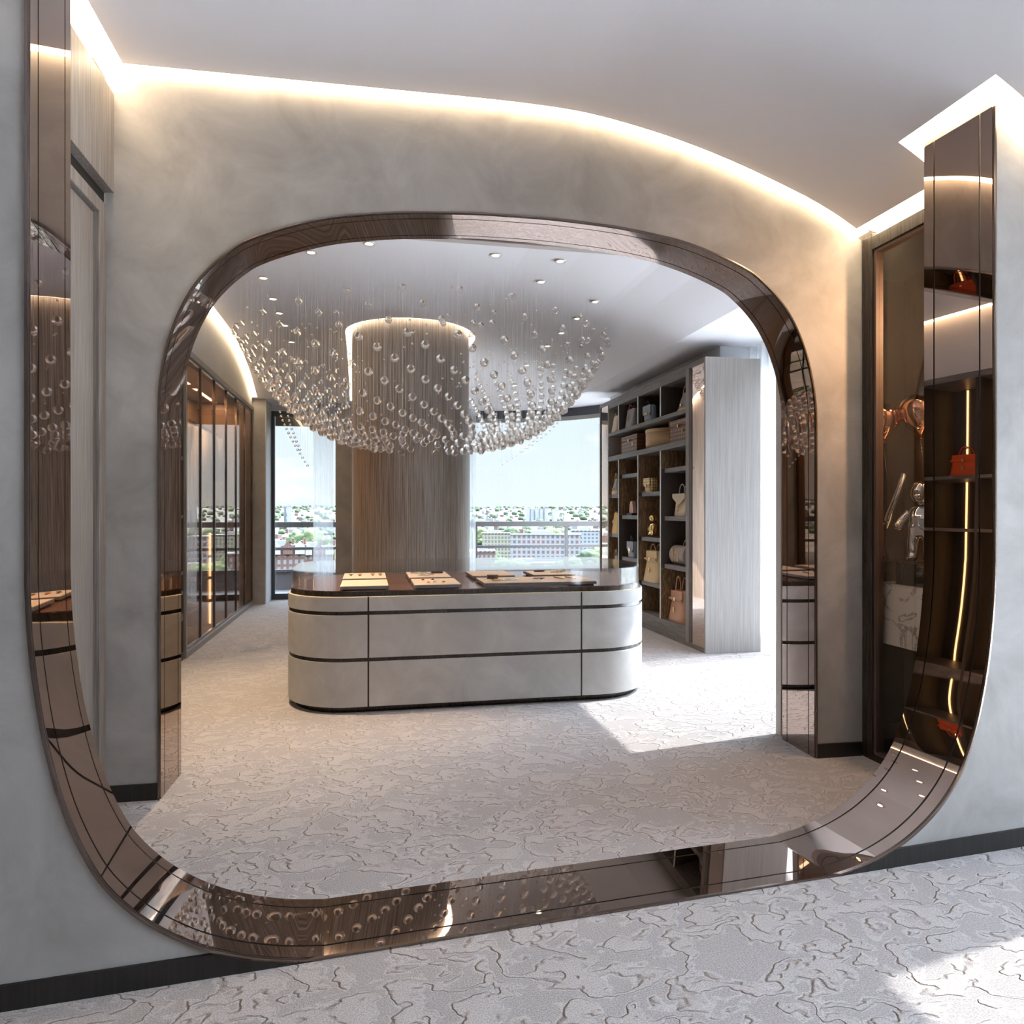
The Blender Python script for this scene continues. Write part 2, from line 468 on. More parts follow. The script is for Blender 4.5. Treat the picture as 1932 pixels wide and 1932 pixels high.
def corner_near():
    P = [(1.0, 0), (1.141, .022), (1.283, .062), (1.416, .122), (1.545, .212), (1.646, .32), (1.71, .43), (1.77, .585), (1.815, .765), (1.842, .925), (1.862, 1.11), (1.87, 1.28)]
    return catmull(P, 6)
def corner_far():
    P = [(0, 0), (.25, .003), (.605, .024), (.876, .058), (1.05, .092), (1.255, .155), (1.433, .23), (1.525, .295), (1.615, .38), (1.694, .48), (1.762, .606), (1.815, .75), (1.848, .89), (1.866, 1.02), (1.87, 1.14)]
    return catmull(P, 6)
SC_N = 1.03; SC_F = .672; TOPF = 3.172
cn = corner_near(); cf = corner_far()
near_line = [(SC_N - 1.87, 3.9)] + [(SC_N - x, z) for x, z in reversed(cn)] + [(SC_N + x, z) for x, z in cn] + [(SC_N + 1.87, 3.9)]
far_line = [(SC_F - 1.87, 0.0)] + [(SC_F - x, TOPF - z) for x, z in reversed(cf)] + [(SC_F + x, TOPF - z) for x, z in cf[1:]] + [(SC_F + 1.87, 0.0)]

def wall_poly(mb, fr, pts, n0, n1):
    n = len(pts); b = len(mb.v)
    for nn in (n0, n1):
        for s_, z_ in pts: mb.v.append(fr.p(s_, nn, z_))
    for i in range(n):
        j = (i + 1) % n
        mb.f.append((b + i, b + j, b + n + j, b + n + i)); mb.sm.append(False)
    mb.f.append(tuple(b + i for i in range(n))); mb.sm.append(False)
    mb.f.append(tuple(b + n + i for i in reversed(range(n)))); mb.sm.append(False)

# ------------------------------------------------------------------ floor and big structure
mb = MB(); mb.box(-4.1, 4.45, -4.1, 12.9, -.12, 0)
struct('floor', mb, M_CARPET)

def top_pts(fr, n, s0, s1, k=40):
    return [(s0 + (s1 - s0) * i / k, zc(fr.p(s0 + (s1 - s0) * i / k, n, 0)[0])) for i in range(k + 1)]
# near wall, left and right of the opening
mb = MB(); half = [(s_, z_) for s_, z_ in near_line if s_ <= SC_N - 1.0 + 1e-6]
pts = [(-4.2, 0)] + [(-4.2, zc(-4))] + [(SC_N - 1.87, zc(-1))] + half[1:]
wall_poly(mb, NEAR, pts, N0, N1); struct('wall_front_left', mb, M_PLASTER)
mb = MB(); half = [(s_, z_) for s_, z_ in near_line if s_ >= SC_N + 1.0 - 1e-6]
pts = half[:-1] + top_pts(NEAR, N0, SC_N + 1.87, 4.55, 12) + [(4.55, 0)]
wall_poly(mb, NEAR, pts, N0, N1); struct('wall_front_right', mb, M_PLASTER)
# second wall with the arch
mb = MB()
sL, sR = -1.46, 2.86
pts = [(sL, 0)] + top_pts(FARW, F0, sL, sR, 60) + [(sR, 0)] + list(reversed(far_line))
wall_poly(mb, FARW, pts, F0, F1 - .02); struct('wall_arch', mb, M_PLASTER)
mb = MB(); pts = [(sL, 3.15), (sL, 3.95), (3.2, 3.95), (3.2, 3.12), (2.86, 3.12)]
mb.box(-1.9, 4.35, 4.31, 4.37, 3.16, 4.1); struct('wall_arch_back', mb, M_PLASTER2)
mb = MB(); mb.box(-2.6, -1.3, 4.30, 4.36, 0, 4.1); struct('wall_back_left', mb, M_PLASTER2)
mb = MB(); mb.box(2.70, 4.35, 4.31, 4.37, 0, 3.2); struct('wall_back_right', mb, M_PLASTER2)

# baseboards
def base_strip(fr, s0, s1, n, name, h=.085, t=.012):
    m = MB(); vs = []
    for zz in (0, h):
        for nn in (n - t, n):
            for ss in (s0, s1): vs.append(fr.p(ss, nn, zz))
    m.add(vs, [(0, 2, 3, 1), (4, 5, 7, 6), (0, 1, 5, 4), (2, 6, 7, 3), (0, 4, 6, 2), (1, 3, 7, 5)])
    struct(name, m, M_DARK)
def base_poly(fr, pts, n, name, t=.012):
    m = MB(); wall_poly(m, fr, pts, n - t, n); struct(name, m, M_DARK)
H_ = .087
low = [(x, z) for x, z in cn if z < H_]
base_poly(NEAR, [(-4.2, 0), (-4.2, H_)] + [(SC_N - x, z - .004) for x, z in reversed(low) if z > .006] + [(SC_N - 1.0, 0)], N0, 'baseboard_front_left')
base_poly(NEAR, [(SC_N + 1.0, 0)] + [(SC_N + x, z - .004) for x, z in low if z > .006] + [(4.5, H_), (4.5, 0)], N0, 'baseboard_front_right')
base_strip(FARW, -1.45, SC_F - 1.88, F0, 'baseboard_arch_left')
base_strip(FARW, SC_F + 1.88, 2.85, F0, 'baseboard_arch_right')

# arch linings: bronze mirror in three bands with black grooves, metal edge trims
def ribbon(fr, line, n0, n1, off):
    # strip on the reveal, raised off towards the opening (to the right of the walking direction given by sign)
    m = MB(); L = len(line); A = []
    for i, (s_, z_) in enumerate(line):
        a = line[max(i - 1, 0)]; c = line[min(i + 1, L - 1)]
        t = Vector((c[0] - a[0], c[1] - a[1])).normalized(); q = Vector((-t.y, t.x)) * off
        A.append((s_ + q.x, z_ + q.y))
    b = []
    for (s_, z_), (s2, z2) in zip(line, A):
        b.append([fr.p(s_, n0, z_), fr.p(s2, n0, z2), fr.p(s2, n1, z2), fr.p(s_, n1, z_)])
    m.loft(b, closed=True, cap=True)
    m.sm = [True] * len(m.sm)
    return m
def smooth_by_angle(o, deg=35):
    me = o.data
    bm = bmesh.new(); bm.from_mesh(me)
    for e_ in bm.edges:
        if len(e_.link_faces) == 2 and e_.calc_face_angle(0) > R(deg): e_.smooth = False
    bm.to_mesh(me); bm.free()
def lining(name, fr, line, n0, n1, sign, splits, zmax=None):
    root = bpy.data.objects.new(name, None); COL.objects.link(root); tag(root, kind='structure')
    T = n1 - n0
    m = ribbon(fr, line, n0 + .004, n1 - .004, sign * .0015); m.build('groove_backing', M_BLACK, root)
    e_ = [0.0] + splits + [1.0]
    for i in range(3):
        a = n0 + e_[i] * T + (.004 if i else 0.0); c = n0 + e_[i + 1] * T - (.004 if i < 2 else 0.0)
        o = ribbon(fr, line, a, c, sign * .005).build('mirror_panel', M_MIRROR, root); smooth_by_angle(o)
    if sign > 0: line = [(a, max(b_, .0085)) for a, b_ in line]
    o = ribbon(fr, line, n0 - .012, n0 - .0005, -sign * .008).build('edge_trim', M_EDGE, root); smooth_by_angle(o)
    return root
def clip_top(line):
    return line
nl = [(near_line[0][0], 3.80)] + near_line[1:-1] + [(near_line[-1][0], 3.30)]
lining('trim_1', NEAR, nl, N0, N1, 1, [.17, .84])
lining('trim_2', FARW, far_line, F0, F1, -1, [.17, .84])

# vestibule left side: upper panel, door frame, door
mb = MB(); mb.box(-1.40, -1.295, 2.75, 4.02, 3.15, 3.66); struct('wall_side_left', mb, M_WOOD)
mb = MB(); mb.box(-1.45, -1.345, 2.75, 4.02, 3.09, 3.15); mb.box(-1.6, -1.41, 2.7, 4.02, 3.66, 3.9); struct('trim_3', mb, M_DARK)
mb = MB(); mb.box(-1.42, -1.335, 3.93, 4.02, 0, 3.09); mb.box(-1.42, -1.335, 2.75, 3.93, 3.02, 3.09); struct('trim_4', mb, M_WOOD, bevel=.004)
d1 = bpy.data.objects.new('door_1', None); COL.objects.link(d1); tag(d1, kind='structure')
mb = MB(); mb.box(-1.42, -1.36, 2.80, 3.92, .01, 3.01); mb.build('door_leaf', M_WOOD, d1, bevel=.003)
# vestibule right side: pier strips around the display niche
NX = 2.98
mb = MB(); mb.box(NX, NX + .09, 2.7, 3.10, 0, 3.16); mb.box(NX, NX + .65, 2.7, 2.98, 0, 3.14); struct('wall_side_right', mb, M_PLASTER)

# front room shell
mb = MB(); mb.box(-4.12, -4.0, -4.1, 2.3, 0, 3.9); struct('wall_room_left', mb, M_PLASTER)
mb = MB(); mb.box(-4.1, 4.45, -4.12, -4.0, 0, 3.9); struct('wall_room_back', mb, M_PLASTER)
mb = MB(); mb.box(4.35, 4.45, 2.47, 2.95, 0, 3.25); mb.box(4.35, 4.45, -4.1, -3.2, 0, 3.25); mb.box(4.35, 4.45, -4.1, 4.5, 3.15, 4.2); struct('wall_room_right', mb, M_WHITEP)
mb = MB(); mb.box(4.35, 4.45, 2.95, 4.50, 0, 3.2); struct('wall_outer_right', mb, M_WHITEP)
w1 = bpy.data.objects.new('window_1', None); COL.objects.link(w1); tag(w1, kind='structure')
mb = MB(); mb.box(4.395, 4.405, -3.2, 2.47, .05, 3.15); mb.build('window_glass', M_GLASS, w1)
mb = MB(); mb.box(4.37, 4.43, -3.2, 2.47, 0, .05)
for yy in (-3.2, -1.3, .6): mb.box(4.37, 4.43, yy, yy + .05, .05, 3.15)
mb.build('window_frame', M_FRAME, w1)

# ceiling of the front room and vestibule: one slab with light slots along the walls
G = .06
def strips(fn, xs, th=.05):
    mb = MB(); prev = None
    for a, c in zip(xs, xs[1:]):
        ya = fn(a); yc = fn(c); xm = (a + c) / 2
        (a0, a1), (c0, c1) = ya, yc
        za, z2 = zc(a), zc(c)
        vs = [(a, a0, za), (c, c0, z2), (c, c1, z2), (a, a1, za), (a, a0, za + th), (c, c0, z2 + th), (c, c1, z2 + th), (a, a1, za + th)]
        mb.add(vs, [(0, 3, 2, 1), (4, 5, 6, 7), (0, 1, 5, 4), (2, 3, 7, 6), (1, 2, 6, 5), (0, 4, 7, 3)])
    return mb
yf = lambda x: NEAR.y_at(N0, x); yb = lambda x: NEAR.y_at(N1, x); y2 = lambda x: FARW.y_at(F0, x)
def seg(a, c): return [a] + [x for x in XS if a + 1e-3 < x < c - 1e-3] + [c]
JL, JR = -1.03, 2.70
mb = strips(lambda x: (-4.0, yf(x) - .10), seg(-4.0, JL + G))
m2 = strips(lambda x: (yb(x) + .08, y2(x) - G), seg(-1.295 + G, JL + G))
m3 = strips(lambda x: (-4.0, y2(x) - G), seg(JL + G, JR - .08))
m4 = strips(lambda x: (-4.0, yf(x) - .10), seg(JR - .08, 4.35))
m5 = strips(lambda x: (yb(x) + .10, y2(x) - G), seg(JR - .08, NX - .08))
for q in (m2, m3, m4, m5): mb.add(q.v, q.f)
struct('ceiling', mb, M_CEIL)

def cove(name, rects, label, mat=None, dz=.012):
    # rects: list of functions / point rows -> ribbon quads, rows of (inner, outer) points
    mb = MB()
    for rows in rects:
        vs = []; fs = []
        for (x0, y0, z0), (x1, y1, z1) in rows: vs += [(x0, y0, z0 + dz), (x1, y1, z1 + dz)]
        k = len(rows)
        for i in range(k - 1): fs.append((2 * i, 2 * i + 1, 2 * i + 3, 2 * i + 2))
        mb.add(vs, fs)
    o = mb.build(name, mat or M_COVE, label=label, cat='light')
    return o
rows = [((x, y2(x) - G - .03, zc(x)), (x, y2(x) + .14, zc(x))) for x in seg(-1.37, 2.96)]
cove('cove_light', [rows], 'warm light slot curving along the top of the arch wall')
rows = [((-1.295 + G + .03, y, 3.79), (-1.45, y, 3.79)) for y in (2.85, 3.95)]
cove('cove_light', [rows], 'short warm light slot above the grey wooden side door panel')
rows = [((NX - .11, y, zc(NX - .11)), (NX + .15, y, zc(NX + .0))) for y in (2.95, 3.82)]
cove('cove_light', [rows], 'short warm light slot above the dark display niche')
r1 = [((x, yf(x) - .13, zc(x)), (x, yf(x) + .12, zc(x))) for x in seg(JR - .11, 4.3)]
r2 = [((x, yb(x) - .12, zc(x)), (x, yb(x) + .13, zc(x))) for x in seg(JR - .11, NX - .0)]
r3 = [((JR - .11, y, zc(JR - .11)), (JR + .12, y, zc(JR + .0))) for y in (yf(JR) - .13, yb(JR) + .13)]
cove('cove_light', [r1, r2, r3], 'warm light slot wrapping the top of the right mirrored jamb')
r1 = [((x, yf(x) - .13, zc(x)), (x, yf(x) + .12, zc(x))) for x in (-4.0, JL + G + .03)]
r3 = [((JL + G + .03, y, 3.79), (JL - .12, y, 3.79)) for y in (yf(JL) - .13, yb(JL) + .1)]
cove('cove_light', [r1, r3], 'warm light slot above the left mirrored jamb')
mb = MB(); mb.box(-4.2, 4.5, -4.2, 15.2, 4.15, 4.35); struct('roof', mb, M_EXT)  # unseen slab added over the ceilings to keep sky light out

# ------------------------------------------------------------------ back room shell
PROF = [(0, 3.335), (.19, 3.41), (.47, 3.53), (.81, 3.648), (1.43, 3.785), (1.87, 3.85), (2.22, 3.868), (2.6, 3.87), (99, 3.87)]
XM, YM, CR = 3.25, 12.02, 1.8
XL = -1.85
CX, CY, CRD = .55, 9.62, .775
def inside_d(x, y):      # distance to the right / far edge of the ceiling (rounded corner)
    dx, dy = XM - x, YM - y
    if dx < CR and dy < CR: return CR - math.hypot(CR - dx, CR - dy)
    return min(dx, dy)
def zb(x, y): return lerp(PROF, max(0, inside_d(x, y)))
def ymax(x):
    if x <= XM - CR: return YM
    return YM - CR + math.sqrt(max(0, CR * CR - (x - XM + CR) ** 2))
CUT = CRD + .085
def ytop(x):
    if abs(x - CX) < CUT - 1e-6: return CY - math.sqrt(CUT * CUT - (x - CX) ** 2)
    return ymax(x)
mb = MB()
def back_strips(x0, x1, n, fn):
    ny = 46
    for i in range(n):
        a = x0 + (x1 - x0) * i / n; c = x0 + (x1 - x0) * (i + 1) / n
        ea, ec = (fn(a, c))
        for j in range(ny):
            q = []
            for x, e1, jj in ((a, ea, j), (c, ec, j), (c, ec, j + 1), (a, ea, j + 1)):
                t = 1 - (1 - jj / ny) ** 1.6
                y = 4.37 + (e1 - 4.37) * t
                q.append((x, y, zb(x, y)))
            mb.add(q + [(p[0], p[1], p[2] + .04) for p in q], [(0, 3, 2, 1), (4, 5, 6, 7)] + ([(2, 3, 7, 6)] if j == ny - 1 else []) + ([(0, 4, 7, 3)] if i == 0 else []) + ([(1, 2, 6, 5)] if i == n - 1 else []))
            mb.sm[-2:] = mb.sm[-2:]
def e_full(a, c): return ymax(a), ymax(c)
def e_cut(a, c):
    f = lambda x: CY - math.sqrt(max(0, CUT * CUT - (x - CX) ** 2))
    return f(a), f(c)
back_strips(XL + .085, CX - CUT, 10, e_full)
# cosine spaced strips over the column cut
for k in range(28):
    a = CX - CUT * math.cos(math.pi * k / 28); c = CX - CUT * math.cos(math.pi * (k + 1) / 28)
    back_strips(a, c, 1, e_cut)
back_strips(CX + CUT, XM, 26, e_full)
o = struct('ceiling', mb, M_CEIL2)
# lower flat soffit beyond the curve, towards the windows
mb = MB(); n = 40
arc = []
for i in range(n + 1):
    a = R(90 * i / n); arc.append((XM - CR + CR * math.cos(a), YM - CR + CR * math.sin(a)))
inner = [(XM, 4.37)] + arc + [(XL - .1, YM)]
outer = [(4.40, 4.37)] + [(min(4.40, 1.35 + 3.3 * math.cos(R(90 * i / n))), 9.6 + 3.3 * math.sin(R(90 * i / n))) for i in range(n + 1)] + [(XL - .1, 12.9)]
vs = []; fs = []
for p, q in zip(inner, outer): vs += [(p[0], p[1], 3.335), (q[0], q[1], 3.335)]
for i in range(len(inner) - 1): fs.append((2 * i, 2 * i + 1, 2 * i + 3, 2 * i + 2))
mb.add(vs, fs); mb.add([(v[0], v[1], 3.36) for v in vs], fs)
struct('ceiling', mb, M_CEIL2)

# left wall above the wardrobe, following the ceiling
mb = MB(); pts = [(4.37, 3.20)] + [(4.37 + (YM - 4.37) * i / 60, zb(0, 4.37 + (YM - 4.37) * i / 60) - .005) for i in range(61)] + [(YM, 3.2)]
vs = [(XL - .1, y, z) for y, z in pts] + [(XL, y, z) for y, z in pts]; n = len(pts)
mb.add(vs, [tuple(range(n)), tuple(reversed(range(n, 2 * n)))] + [(i, i + n, (i + 1) % n + n, (i + 1) % n) for i in range(n)])
struct('wall_back_room_left', mb, M_PLASTER2)
rows = [((XL + .12, y, zb(0, y)), (XL - .09, y, zb(0, y))) for y in [4.40 + (YM - 4.40) * i / 50 for i in range(51)]]
cove('cove_light', [rows], 'long warm light slot arching over the glass fronted wardrobe')
rows = []
for i in range(29):
    a = math.pi + math.pi * i / 28
    rows.append(((CX + (CUT + .04) * math.cos(a), CY + (CUT + .04) * math.sin(a), 3.87), (CX + (CRD - .04) * math.cos(a), CY + (CRD - .04) * math.sin(a), 3.87)))
rL = [((CX - CUT - .04, y, zb(CX, y)), (CX - CRD + .04, y, zb(CX, y))) for y in [CY + (YM + .1 - CY) * i / 20 for i in range(21)]]
rR = [((CX + CUT + .04, y, zb(CX, y)), (CX + CRD - .04, y, zb(CX, y))) for y in [CY + (YM + .1 - CY) * i / 20 for i in range(21)]]
cove('cove_light', [rows, rL, rR], 'warm light ring around the top of the wooden column', M_COVE2, .02)

# column
mb = MB()
cp = [(CX + CRD * math.cos(math.pi + math.pi * i / 40), CY + CRD * math.sin(math.pi + math.pi * i / 40)) for i in range(41)]
pts = cp + [(CX + CRD, 12.30), (CX - CRD, 12.30)]
mb.prism(pts, 0, 4.1, smooth=True)
o = struct('wall_column', mb, M_COLWOOD); smooth_by_angle(o, 30)
mb = MB(); mb.box(-.556, 1.62, 12.30, 12.70, 0, 3.335); struct('wall_pier', mb, M_PLASTER)
mb = MB(); mb.box(CX - CRD - .026, CX - CRD - .002, 12.272, 12.299, 0, 3.335); mb.build('metal_trim', simple('pier_strip', (.8, .8, .8), .3, .3), label='thin pale metal strip where plaster pier meets wooden column', cat='trim')
# left pier with white reveal
mb = MB(); mb.box(-2.6, -1.66, 12.12, 12.9, 0, 3.335); struct('wall_window_left', mb, M_PLASTER)
mb = MB(); mb.box(-1.659, -1.645, 12.125, 12.80, 0, 3.335); struct('trim_5', mb, M_WHITEP)
mb = MB(); mb.box(-1.66, 1.9, 12.72, 12.9, 3.235, 3.36); struct('wall_lintel', mb, M_WHITEP)

# balcony door
d2 = bpy.data.objects.new('door_2', None); COL.objects.link(d2); tag(d2, kind='structure')
dx0, dx1 = -1.644, -.40
mb = MB(); mb.box(dx0, dx0 + .055, 12.75, 12.82, 0, 3.23); mb.box(dx1 - .055, dx1, 12.75, 12.82, 0, 3.23)
mb.box(dx0 + .055, dx1 - .055, 12.75, 12.82, 0, .10); mb.box(dx0 + .055, dx1 - .055, 12.75, 12.82, 3.14, 3.23); mb.build('door_frame', M_FRAME, d2, bevel=.004)
mb = MB(); mb.box(dx0 + .055, dx1 - .055, 12.78, 12.788, .10, 3.14); mb.build('glass_pane', M_GLASS, d2)
mb = MB(); mb.box(dx0 + .06, dx1 - .06, 12.79, 12.80, 2.98, 3.14); mb.build('roller_blind', simple('blind_olive', (.16, .14, .10), .7), d2)
mb = MB(); mb.box(-.78, -.60, 12.70, 12.73, 1.10, 1.13); mb.box(-.62, -.60, 12.70, 12.76, 1.10, 1.13); mb.build('door_handle', M_BLACK, d2)
mb = MB(); mb.box(-.40, 1.75, 12.74, 12.85, 0, 3.24); struct('wall_window_middle', mb, M_PLASTER)

# curved window wall on the right
w2 = bpy.data.objects.new('window_2', None); COL.objects.link(w2); tag(w2, kind='structure')
wp = [(1.75, 12.78)] + [(1.75 + 2.62 * math.sin(R(a)), 10.16 + 2.62 * math.cos(R(a))) for a in range(9, 91, 9)] + [(4.37, y) for y in (9.3, 8.0, 6.6, 4.55)]
def wall_ribbon(mb, path, t0, t1, z0, z1):
    rings = []
    for i, p in enumerate(path):
        a = Vector(path[max(i - 1, 0)]); c = Vector(path[min(i + 1, len(path) - 1)])
        t = (c - a).normalized(); q = Vector((t.y, -t.x))
        P0 = Vector(p) + q * t0; P1 = Vector(p) + q * t1
        rings.append([(P0.x, P0.y, z0), (P1.x, P1.y, z0), (P1.x, P1.y, z1), (P0.x, P0.y, z1)])
    mb.loft(rings, smooth=False)
mb = MB(); wall_ribbon(mb, wp, -.004, .004, .06, 3.12); mb.build('window_glass', M_GLASS, w2)
mb = MB(); wall_ribbon(mb, wp, -.035, .035, 0, .06); wall_ribbon(mb, wp, -.05, .04, 3.19, 3.333)
for (x, y) in (wp[0], wp[-1]): mb.box(x - .03, x + .03, y - .03, y + .03, .06, 3.2)
mb.build('window_frame', M_FRAME, w2)
mb = MB(); wall_ribbon(mb, wp, -.035, .035, 3.12, 3.19); mb.build('window_head', simple('window_head_beige', (.34, .33, .30), .6), w2)

# sheer curtains
def curtain(name, path, z0, z1, amp, wl, label):
    P = []; 
    L = 0; segs = []
    for a, c in zip(path, path[1:]): segs.append((Vector(a), Vector(c), (Vector(c) - Vector(a)).length))
    tot = sum(s_[2] for s_ in segs); k = int(tot / (wl / 10))
    for i in range(k + 1):
        d = tot * i / k; q = d
        for a, c, l in segs:
            if q <= l + 1e-6 or (a, c, l) is segs[-1]: break
            q -= l
        t = (c - a).normalized(); nn = Vector((t.y, -t.x)); p = a + t * min(q, l)
        P.append(p + nn * amp * (math.sin(2 * math.pi * d / wl) + .35 * math.sin(2 * math.pi * d / wl * .43 + 1)))
    mb = MB(); rings = [[(p.x, p.y, z) for p in P] for z in (z0, z1)]
    mb.loft(rings, closed=False, cap=False)
    return mb.build(name, M_SHEER, label=label, cat='curtain')
curtain('sheer_curtain', [(-.93, 12.48), (-.60, 12.48)], .01, 3.33, .02, .055, 'gathered white sheer curtain hanging at the right of the balcony door')
curtain('sheer_curtain', [(1.40, 12.48), (1.85, 12.48)], .01, 3.33, .02, .06, 'narrow white sheer curtain at the left edge of the curved window, beside the column')
curtain('sheer_curtain', [(4.16, 6.72), (4.22, 8.2), (4.22, 9.8)], .01, 3.33, .035, .13, 'white sheer curtain behind the end of the bag cabinet')
# ================================================================== FURNITURE
# ------------------------------------------------------------------ island display counter
IX0, IX1, IY0, IY1, IR = -.63, 2.31, 5.40, 6.92, .50
isl = thing('display_island', 'large grey suede display island with dark bands, rounded corners and glass vitrine top', 'display counter', (.84, 6.16, 0))
def rr(d, r=IR, n=14): return rrect(IX0 + d, IX1 - d, IY0 + d, IY1 - d, max(r - d, .05), n)
MB().prism(rr(.055), 0, .05, True).build('plinth', M_DARKH, isl, world=True)
def ring_panels(z0, z1, name):
    # split the rounded body into panels at the two vertical joints on the front and the back
    pts = rr(0); g = .006; out = []
    a, c = -.007, 1.644
    left = [p for p in pts if p[0] < a - g]; right = [p for p in pts if p[0] > c + g]
    left = [(a - g, IY1)] + sorted([p for p in left], key=lambda p: -math.atan2(p[1] - 6.16, -(p[0] - .8))) + [(a - g, IY0)]
    right = [(c + g, IY0)] + sorted([p for p in right], key=lambda p: math.atan2(p[1] - 6.16, p[0] - .8)) + [(c + g, IY1)]
    for q in (left, right, [(a + g, IY0), (c - g, IY0), (c - g, IY1), (a + g, IY1)]):
        m = MB().prism(q, z0, z1, True); o = m.build(name, M_ISL, isl, world=True, bevel=.003); smooth_by_angle(o, 40)
ring_panels(.05, .386, 'body_panel')
ring_panels(.414, .733, 'body_panel')
ring_panels(.761, .868, 'body_panel')
o = MB().prism(rr(.008), .052, .864, True).build('dark_band', M_DARKH, isl, world=True); smooth_by_angle(o, 40)
o = MB().prism(rr(.014), .868, .872, True).build('copper_reveal', M_GOLD, isl, world=True); smooth_by_angle(o, 40)
o = MB().prism(rr(.020), .872, .905, True).build('deck_edge', M_DARKH, isl, world=True); smooth_by_angle(o, 40)
o = MB().prism(rr(.024), .9052, .912, True).build('deck', M_DECK, isl, world=True); smooth_by_angle(o, 40)
def shell(pts, pin, z0, z1):
    m = MB(); n = len(pts)
    rings = []
    for a, b in zip(pts, pin): rings.append([(a[0], a[1], z0), (b[0], b[1], z0), (b[0], b[1], z1), (a[0], a[1], z1)])
    rings.append(rings[0]); m.loft(rings, cap=False, smooth=True); return m
o = shell(rr(.026), rr(.034), .913, 1.045).build('glass_wall', M_VGLASS, isl, world=True); smooth_by_angle(o, 40)
o = MB().prism(rr(.026), 1.0452, 1.053, True).build('glass_top', M_VGLASS, isl, world=True); smooth_by_angle(o, 40)

# trays with jewellery
def tray(x0, x1, y0, y1, label):
    cx, cy = (x0 + x1) / 2, (y0 + y1) / 2; w, d = (x1 - x0) / 2, (y1 - y0) / 2
    t = thing('jewellery_tray', label, 'tray', (cx, cy, .9125), 0, 'jewellery trays in the glass vitrine')
    MB().box(-w + .02, w - .02, -d + .02, d - .02, 0, .010).build('tray_base', M_BLACK, t)
    MB().box(-w, w, -d, d, .010, .030).build('tray_body', M_TRAYS, t, bevel=.002)
    MB().box(-w + .002, w - .002, -d + .002, d - .002, .0302, .034).build('tray_pad', M_TRAY, t, bevel=.001)
TZ = .9125 + .0345
TR = {}
for k, x0, x1, y0, y1, lab in [
    ('a', -.22, .142, 6.07, 6.60, 'back left jewellery tray with four watches laid in a row on it'),
    ('b', -.215, .144, 5.43, 5.93, 'empty front left jewellery tray with bare cream pad'),
    ('c', .33, .69, 6.06, 6.62, 'jewellery tray with a brown case and tangled silver necklace, behind the earring tray'),
    ('d', .335, .696, 5.43, 5.94, 'jewellery tray with five small coloured earrings scattered on it'),
    ('e', .88, 1.25, 6.10, 6.62, 'empty back jewellery tray behind the long tray'),
    ('f', 1.42, 1.80, 6.10, 6.54, 'back right jewellery tray with round brown case and gold bracelet'),
    ('g', .88, 1.79, 5.46, 5.94, 'long front right jewellery tray with bracelets, pendant and gold bars')]:
    tray(x0, x1, y0, y1, lab)
def ring_pts(r, ry=None, n=20, z=0): return [(r * math.cos(2 * math.pi * i / n), (ry or r) * math.sin(2 * math.pi * i / n), z) for i in range(n + 1)]
# watch straps
def strap(x, y, m, label):
    t = thing('wristwatch', label, 'watch', (x, y, TZ), 0, 'watches on the back left tray')
    MB().box(-.009, .009, -.055, .055, 0, .005).build('strap', m, t, bevel=.001)
    MB().lathe([(0, 0), (.017, 0), (.018, .004), (.016, .008), (0, .008)], (0, 0, .0055), 16).build('watch_case', M_GOLD if m is not M_CHROME else M_CHROME, t)
strap(-.155, 6.33, M_CHROME, 'silver wristwatch, leftmost on the back left tray')
L_COGNAC = leather('leather_cognac', (.32, .10, .04))
strap(-.08, 6.33, L_COGNAC, 'cognac strapped wristwatch, second from the left on the back left tray')
strap(.03, 6.35, L_COGNAC, 'cognac strapped wristwatch, third from the left on the back left tray')
strap(.095, 6.35, L_COGNAC, 'cognac strapped wristwatch, rightmost on the back left tray')
L_OX = leather('leather_oxblood', (.10, .02, .014), .3)
def case_(x, y, rx, ry, h, label):
    t = thing('jewellery_case', label, 'case', (x, y, TZ), 0, 'small dark brown jewellery cases in the vitrine')
    e1 = [(rx * math.cos(2 * math.pi * i / 24), ry * math.sin(2 * math.pi * i / 24)) for i in range(24)]
    MB().prism(e1, 0, h * .5, True).build('case_base', L_OX, t, bevel=.003)
    MB().prism(e1, h * .5 + .002, h, True).build('case_lid', L_OX, t, bevel=.005)
case_(.60, 6.44, .055, .035, .024, 'flat oval dark brown case on the tray behind the earring tray')
case_(1.00, 5.80, .048, .040, .034, 'round dark brown case at the left end of the long front tray')
case_(1.545, 6.42, .052, .036, .024, 'dark brown oval case on the back right tray')
def chain(x, y, pts, m, name, label, cat, r=.0022, group=None):
    mb = MB(); mb.tube([(p[0], p[1], r) for p in pts], r, 6)
    return mb.build(name, m, label=label, cat=cat, group=group), mb
def place(o, x, y, z=None): o.location = (x, y, TZ if z is None else z)
def squig(rx, ry, k, seed):
    rnd = random.Random(seed); ph = rnd.random() * 6
    return [(rx * math.cos(2 * math.pi * i / 48) * (1 + .25 * math.sin(k * i * .26 + ph)), ry * math.sin(2 * math.pi * i / 48 + .4) * (1 + .25 * math.cos(k * i * .3 + ph)), .002) for i in range(49)]
M_SILV = simple('silver_jewel', (.78, .76, .70), .25, 1.0)
